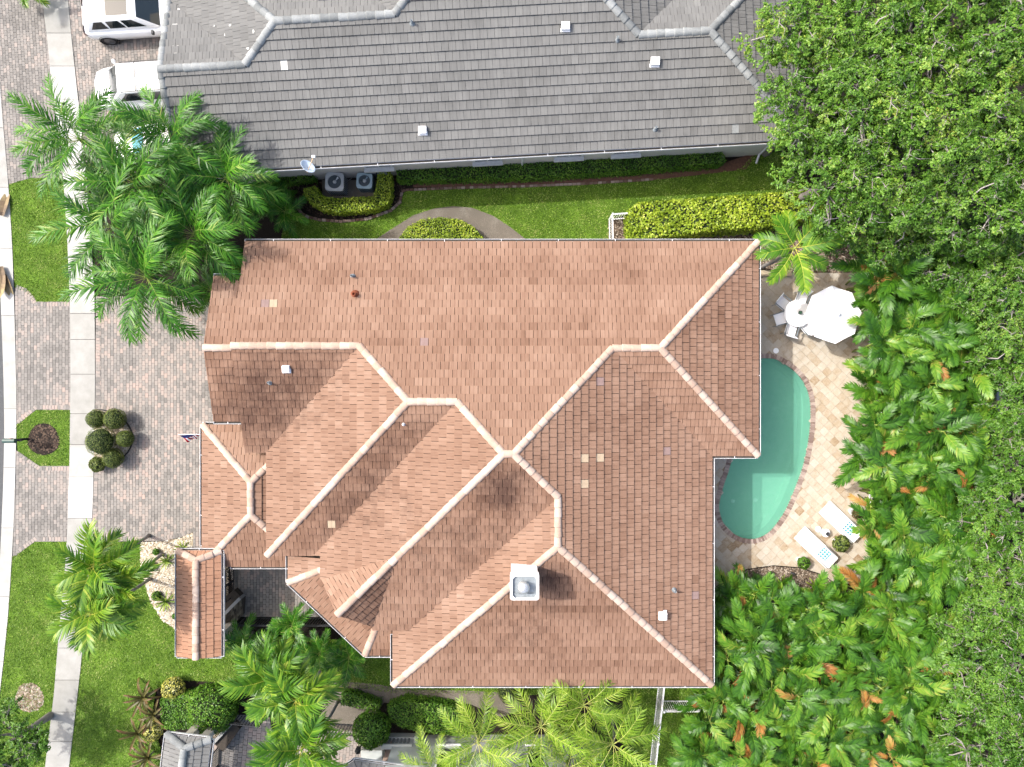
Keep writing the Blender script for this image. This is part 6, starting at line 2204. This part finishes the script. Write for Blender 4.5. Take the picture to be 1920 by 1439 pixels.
def fr_set(kind, mat, k, **a):
    out = []
    for i in range(k):
        b = dict(a)
        b['bend'] = a['bend'] * (.75 + .5 * i / max(1, k - 1))
        b['curve'] = (-.25, .2, .35, -.4, 0.1)[i % 5]
        out.append(frond_mesh('frond', mat, seed=100 + i + hash(kind) % 1 * 0 + len(kind) * 13, **b))
    return out


FQ = fr_set('queen', M_QUEEN, 5, L=3.0, n=46, ll=.66, lw=.05, bend=1.25, vee=.14, f0=.5, f1=.95, droop=.4, plum=.4, pet=.16, jit=.14)
FQL = fr_set('queenl', M_QUEENL, 5, L=2.7, n=34, ll=.6, lw=.038, bend=1.0, vee=.15, f0=.5, f1=.9, droop=.25, plum=.35, pet=.16, jit=.12)
FA = fr_set('adonidia', M_ADON, 4, L=1.75, n=24, ll=.66, lw=.07, bend=1.15, vee=.45, f0=.45, f1=1.0, droop=.3, pet=.12, jit=.09)
FS = fr_set('small', M_QUEEN, 3, L=1.25, n=26, ll=.36, lw=.04, bend=1.0, vee=.2, f0=.5, f1=1.0, droop=.25, plum=.2, pet=.1, jit=.1)
FR = fr_set('areca', M_ARECA, 5, L=1.75, n=25, ll=.5, lw=.085, bend=1.25, vee=.42, f0=.5, f1=1.0, droop=.34, pet=.14, jit=.1)
FO = fr_set('orange', M_ORANGE, 2, L=1.4, n=22, ll=.42, lw=.075, bend=1.25, vee=.5, f0=.6, f1=1.05, droop=.4, pet=.16, jit=.09)
FC = fr_set('coconut', M_ADON, 3, L=1.9, n=28, ll=.55, lw=.07, bend=.9, vee=.2, f0=.5, f1=1.0, droop=.2, pet=.14, jit=.05)
FD = fr_set('dry', M_GREY, 2, L=1.5, n=26, ll=.4, lw=.03, bend=1.9, vee=.1, f0=.7, f1=1.1, droop=.6, pet=.14, jit=.15)


def place_frond(t, me, p, yaw, pitch, roll, sc):
    add('frond', me, t, Matrix.Translation(p) @ Matrix.Rotation(yaw, 4, 'Z') @ Matrix.Rotation(-pitch, 4, 'Y') @ Matrix.Rotation(roll, 4, 'X') @ Matrix.Scale(sc, 4))


def palm(name, label, px, py, z, fr, n, seed, group=None, sc=1.0, lean=.25, hi=1.15, lo=-.2, tr=.11, dry=0, shaft=True):
    """single-trunk palm whose crown stands at height z where the photograph shows it"""
    r = random.Random(seed)
    top = G(px, py, z)
    bx, by = top.x + r.uniform(-lean, lean), top.y + r.uniform(-lean, lean)
    t = thing(name, label, 'palm', (bx, by, 0), group)
    pts = [Vector((bx, by, -.06)).lerp(top, i / 8) + Vector((0, 0, 0)) + Vector((lean * .5 * math.sin(i / 8 * 3.1), 0, 0)) for i in range(9)]
    pts[-1] = top - Vector((0, 0, .1))
    MB().tube(pts, [tr * (1.3 if i == 0 else 1 - .25 * i / 8) for i in range(9)], 9, .5).obj('trunk', M_TRUNK, t, True)
    if shaft:
        MB().tube([top - Vector((0, 0, .55)), top - Vector((0, 0, .2)), top + Vector((0, 0, .15))], [tr * .8, tr * .95, tr * .35], 8, .5).obj('crownshaft', M_RACH, t, True)
    for i in range(n):
        s = i / max(1, n - 1)
        pitch = hi + (lo - hi) * s ** .85 + r.uniform(-.1, .1)
        place_frond(t, r.choice(fr), top + Vector((0, 0, .1 - .25 * s)), i * 2.39996 + r.uniform(-.2, .2), pitch, r.uniform(-.35, .35), sc * r.uniform(.86, 1.1))
    for i in range(dry):
        place_frond(t, r.choice(FD), top + Vector((0, 0, -.25)), r.uniform(0, 6.28), -.9, r.uniform(-.3, .3), sc)
    return t


GQ = 'queen palms beside the driveway'
for i, (px, py, z, sc, lab) in enumerate([(150, 262, 4.6, .92, 'feathery queen palm leaning over the sidewalk beside the parked cars'), (325, 262, 4.3, .86, 'queen palm whose fronds touch the grey roof'), (255, 345, 4.6, .95, 'queen palm in the middle of the cluster below the cars'),
                                          (425, 335, 3.9, .8, 'queen palm nearest the satellite dish'), (215, 425, 4.4, .95, 'queen palm over the sidewalk beside the verge lawn'), (365, 440, 4.0, .9, 'queen palm beside the garage corner of the terracotta roof'),
                                          (275, 520, 4.6, 1.0, 'queen palm whose fronds hang over the main driveway')]):
    palm('queen_palm', lab, px, py, z, FQ, 20, 200 + i, GQ, sc, dry=0)
GQ2 = 'queen palms below the south eave'
for i, (px, py, z, sc, lab) in enumerate([(897, 1392, 3.6, .8, 'light feathery palm below the long clipped hedge'), (1015, 1362, 3.4, .85, 'light feathery palm spreading over the pale wall'), (1095, 1322, 3.2, .78, 'light feathery palm close under the south eave'),
                                          (1150, 1395, 3.4, .85, 'light feathery palm beside the tall white picket fence'), (1065, 1440, 3.2, .8, 'light feathery palm at the bottom edge right of the window'), (815, 1452, 2.6, .7, 'light feathery palm over the white window frame')]):
    palm('queen_palm', lab, px, py, z, FQL, 15, 240 + i, GQ2, sc, hi=1.0, lo=-.15, tr=.09)
GA = 'christmas palms in the front lawn'
for i, (px, py, z, lab) in enumerate([(178, 1062, 4.6, 'upper christmas palm over the sidewalk'), (212, 1098, 4.2, 'inner christmas palm nearest the pebble bed'), (172, 1148, 4.8, 'lowest christmas palm over the sidewalk')]):
    palm('christmas_palm', lab, px, py, z, FA, 13, 260 + i, GA, 1.0, .3, 1.0, -.1, .075)
GA2 = 'christmas palms below the entrance'
for i, (px, py, z, lab) in enumerate([(508, 1272, 4.2, 'christmas palm nearest the entrance fence'), (556, 1312, 4.6, 'largest christmas palm in the bottom cluster'), (566, 1405, 4.6, 'christmas palm at the bottom edge over the narrow court')]):
    palm('christmas_palm', lab, px, py, z, FA, 14, 270 + i, GA2, 1.05, .35, 1.0, -.15, .08, dry=1 if i == 0 else 0)
GS = 'short young palms by the courtyard fence'
for i, (px, py, lab) in enumerate([(458, 1205, 'short young palm beside the low stone wall'), (548, 1172, 'yellow-green young palm behind the courtyard fence'), (600, 1225, 'short dark young palm in the shade below the courtyard'), (655, 1232, 'short dark young palm below the chamfered eave'),
                                   (500, 1232, 'short young palm on the lawn below the fence')]):
    palm('young_palm', lab, px, py, 1.2, FS, 13, 280 + i, GS, .95 if i != 1 else .85, .1, 1.1, .05, .05, shaft=False)
for i, (px, py, lab) in enumerate([(500, 372, 'short young palm at the edge of the air conditioner bed'), (535, 398, 'short young palm at the corner of the side lawn'), (395, 545, 'short young palm against the garage wall')]):
    palm('young_palm', lab, px, py, .9, FS, 12, 290 + i, 'short young palms under the queen palms', .9, .1, 1.1, .05, .05, shaft=False)
palm('patio_palm', 'single palm with broad fronds above the patio table', 1490, 466, 4.3, FC, 11, 300, None, .95, .3, .7, -.25, .09)
palm('street_palm', 'small palm cut off by the top edge left of the sidewalk', 52, -18, 1.0, FA, 8, 301, None, .5, .2, .9, -.1, .06)


def areca(label, px, py, z, n, seed, group, sc=1.0, orange=0.0):
    """clump of thin canes, each carrying a few arching fronds"""
    r = random.Random(seed)
    c = G(px, py, z)
    t = thing('areca_palm', label, 'palm', (c.x, c.y, -.06), group)
    k = 7
    for i in range(k):
        a = i * 6.283 / k + r.uniform(-.5, .5)
        rad = r.uniform(.2, .95)
        top = Vector((c.x + rad * math.cos(a), c.y + rad * math.sin(a), z + r.uniform(-.9, .3)))
        b = Vector((c.x + .2 * math.cos(a), c.y + .2 * math.sin(a), -.06))
        MB().tube([b, b.lerp(top, .5), top], [.045, .04, .03], 5, .5).obj('cane', M_RACH, t, True)
        m = n // k + (1 if i < n % k else 0)
        y0 = r.uniform(0, 6.28)
        for j in range(m):
            pitch = r.choice((1.0, .75, .55, .3, .1)) + r.uniform(-.12, .12)
            me = r.choice(FO) if r.random() < orange else r.choice(FR)
            place_frond(t, me, top + Vector((0, 0, -.05 * j)), y0 + j * 2.4 + r.uniform(-.3, .3), pitch, r.uniform(-.7, .7), sc * r.uniform(.75, 1.08))
    return t


ORD = ('first', 'second', 'third', 'fourth', 'fifth', 'sixth', 'seventh')
ROWS = [('top row beside the umbrella', [(1660, 520), (1735, 505), (1800, 575)], 2.9, .08), ('row right of the umbrella', [(1665, 595), (1740, 590), (1840, 640)], 3.0, .12),
        ('row below the umbrella', [(1672, 665), (1745, 660), (1810, 705)], 3.0, .12), ('row level with the pool top', [(1675, 735), (1750, 735), (1820, 775)], 2.9, .06),
        ('row level with the pool middle', [(1672, 800), (1745, 810), (1815, 845)], 2.9, .04), ('row level with the pool end', [(1676, 870), (1750, 885), (1820, 915)], 2.9, .05),
        ('row above the loungers', [(1670, 940), (1745, 955), (1800, 985)], 2.8, .06), ('row beside the loungers', [(1684, 1012), (1742, 1032), (1780, 1060)], 2.7, .07),
        ('row below the loungers', [(1400, 1135), (1470, 1140), (1545, 1150), (1618, 1140), (1674, 1092), (1726, 1112)], 2.3, .1),
        ('row beside the house corner', [(1375, 1215), (1450, 1215), (1525, 1225), (1600, 1205), (1675, 1175), (1745, 1175)], 2.5, .1),
        ('row below the house corner', [(1400, 1290), (1475, 1295), (1550, 1300), (1625, 1280), (1700, 1255), (1765, 1270)], 2.6, .1),
        ('second row from the bottom', [(1345, 1330), (1415, 1365), (1490, 1370), (1565, 1375), (1640, 1355), (1715, 1340)], 2.6, .13),
        ('bottom row', [(1330, 1412), (1400, 1430), (1475, 1440), (1550, 1445), (1625, 1430), (1705, 1420), (1765, 1400)], 2.5, .12),
        ('scatter among the upper trees', [(1735, 425), (1850, 455)], 3.2, .15)]
sd = 400
for nm, pts, z, og in ROWS:
    for j, (px, py) in enumerate(pts):
        sd += 1
        r = random.Random(sd)
        areca('%s areca palm clump from the left in the %s' % (ORD[j], nm), px + r.uniform(-10, 10), py + r.uniform(-8, 8), z + r.uniform(-.3, .4), 35, sd, 'areca palms of the right-hand grove', r.uniform(.74, .92), og * .7)


# ------------------------------------------------------------------ strap-leaved and spiky plants
def strap_mesh(mat, L, w, bend, seed):
    mb = MB()
    K = 7
    rows = []
    p = Vector((0, 0, 0))
    for i in range(K + 1):
        s = i / K
        a = -bend * s
        ww = w * (.35 + .9 * math.sin(math.pi * (.1 + .85 * s))) * .5 if i < K else .002
        rows.append((p + Vector((0, -ww, ww * .4)), p.copy(), p + Vector((0, ww, ww * .4))))
        p = p + Vector((math.cos(a), 0, math.sin(a))) * (L / K)
    r = random.Random(seed)
    for i in range(K):
        for j in range(2):
            mb.poly([rows[i][j], rows[i + 1][j], rows[i + 1][j + 1], rows[i][j + 1]], min(1, .15 + .75 * i / K + r.uniform(-.1, .1)))
    return mb.mesh('leaf', mat, True)


SB = [strap_mesh(M_STRAP, .95, .1, b, k) for k, b in enumerate((1.0, 1.4, .7))]
SY = [strap_mesh(M_YUCCA, .5, .05, b, k) for k, b in enumerate((.6, .9, .3))]


def rosette(name, label, cat, px, py, z, lib, n, seed, group=None, sc=1.0):
    r = random.Random(seed)
    c = G(px, py, z)
    t = thing(name, label, cat, (c.x, c.y, 0), group)
    MB().tube([(c.x, c.y, -.05), (c.x, c.y, z)], .035, 6, .4).obj('stem', M_BARK, t)
    for i in range(n):
        add('leaf', r.choice(lib), t, Matrix.Translation((c.x, c.y, z - .1 * i / n)) @ Matrix.Rotation(i * 2.4 + r.uniform(-.2, .2), 4, 'Z') @ Matrix.Rotation(-(1.15 - 1.0 * i / n + r.uniform(-.1, .1)), 4, 'Y') @ Matrix.Scale(sc * r.uniform(.8, 1.15), 4))
    return t


GBR = 'bronze strap-leaved plants on the front lawn'
for i, (px, py, lab) in enumerate([(268, 1308, 'bronze strap-leaved plant at the top of the bed beside the lawn'), (288, 1340, 'bronze strap-leaved plant beside the square-clipped hedge'), (258, 1375, 'bronze strap-leaved plant farthest onto the front lawn'), (278, 1420, 'bronze strap-leaved plant beside the grey gate roof')]):
    rosette('strap_plant', lab, 'plant', px, py, .5, SB, 15, 500 + i, GBR, 1.0)
GY = 'small spiky plants in the pebble bed'
for i, (px, py, lab) in enumerate([(343, 1028, 'spiky green plant at the top of the pebble bed'), (313, 1052, 'spiky green plant in the middle of the pebble bed'), (311, 1128, 'larger spiky green plant low in the pebble bed')]):
    rosette('spiky_plant', lab, 'plant', px, py, .12, SY, 18, 520 + i, GY, .9 if i != 2 else 1.15)
for i, (px, py, r_, lab) in enumerate([(292, 1035, 6, 'tiny green shrub at the upper left of the pebble bed'), (284, 1062, 8, 'round green shrub at the left of the pebble bed'), (293, 1118, 9, 'red-flowered shrub at the left edge of the pebble bed'), (328, 1156, 5, 'tiny green shrub beside the gate roof')]):
    ball(lab, px, py, r_, .15, M_HEDGE, 530 + i, 'shrub', 'shrub', ln=.08, wd=.045, n=260, sq=.6, stem=False)
for i, (px, py, lab) in enumerate([(1385, 1095, 'spiky green plant in the lower gravel bed beside the house'), (1465, 1098, 'pale spiky plant in the middle of the lower gravel bed'), (1530, 1102, 'spiky plant at the lounger end of the gravel bed')]):
    rosette('spiky_plant', lab, 'plant', px, py, .2, SY, 16, 540 + i, None, 1.1)

# dead palm boots and fronds lying on the kerb
M_DEAD = leafmat('dead_palm_boot', [(0, base(70, 56, 44)), (.5, base(150, 126, 96)), (1, base(206, 186, 130))], wt=.9, wr=.2, wn=.6, nscale=5, transl=.1)
DB = [strap_mesh(M_DEAD, 1.5, .42, b, 9 + k) for k, b in enumerate((.35, -.3))]
for i, (px, py, a, s, lab) in enumerate([(4, 405, 1.4, .8, 'dead brown palm frond base on the kerb, topmost'), (2, 500, -1.5, 1.0, 'curled yellow-brown palm frond base lying on the kerb'), (8, 515, -1.3, .75, 'dark dead palm sheath lying lowest on the kerb')]):
    p = G(px, py, .12)
    o = add('dead_frond', DB[i % 2], None, Matrix.Translation(p) @ Matrix.Rotation(a, 4, 'Z') @ Matrix.Scale(s, 4), label=lab, cat='dead frond', group='dead palm debris on the kerb')
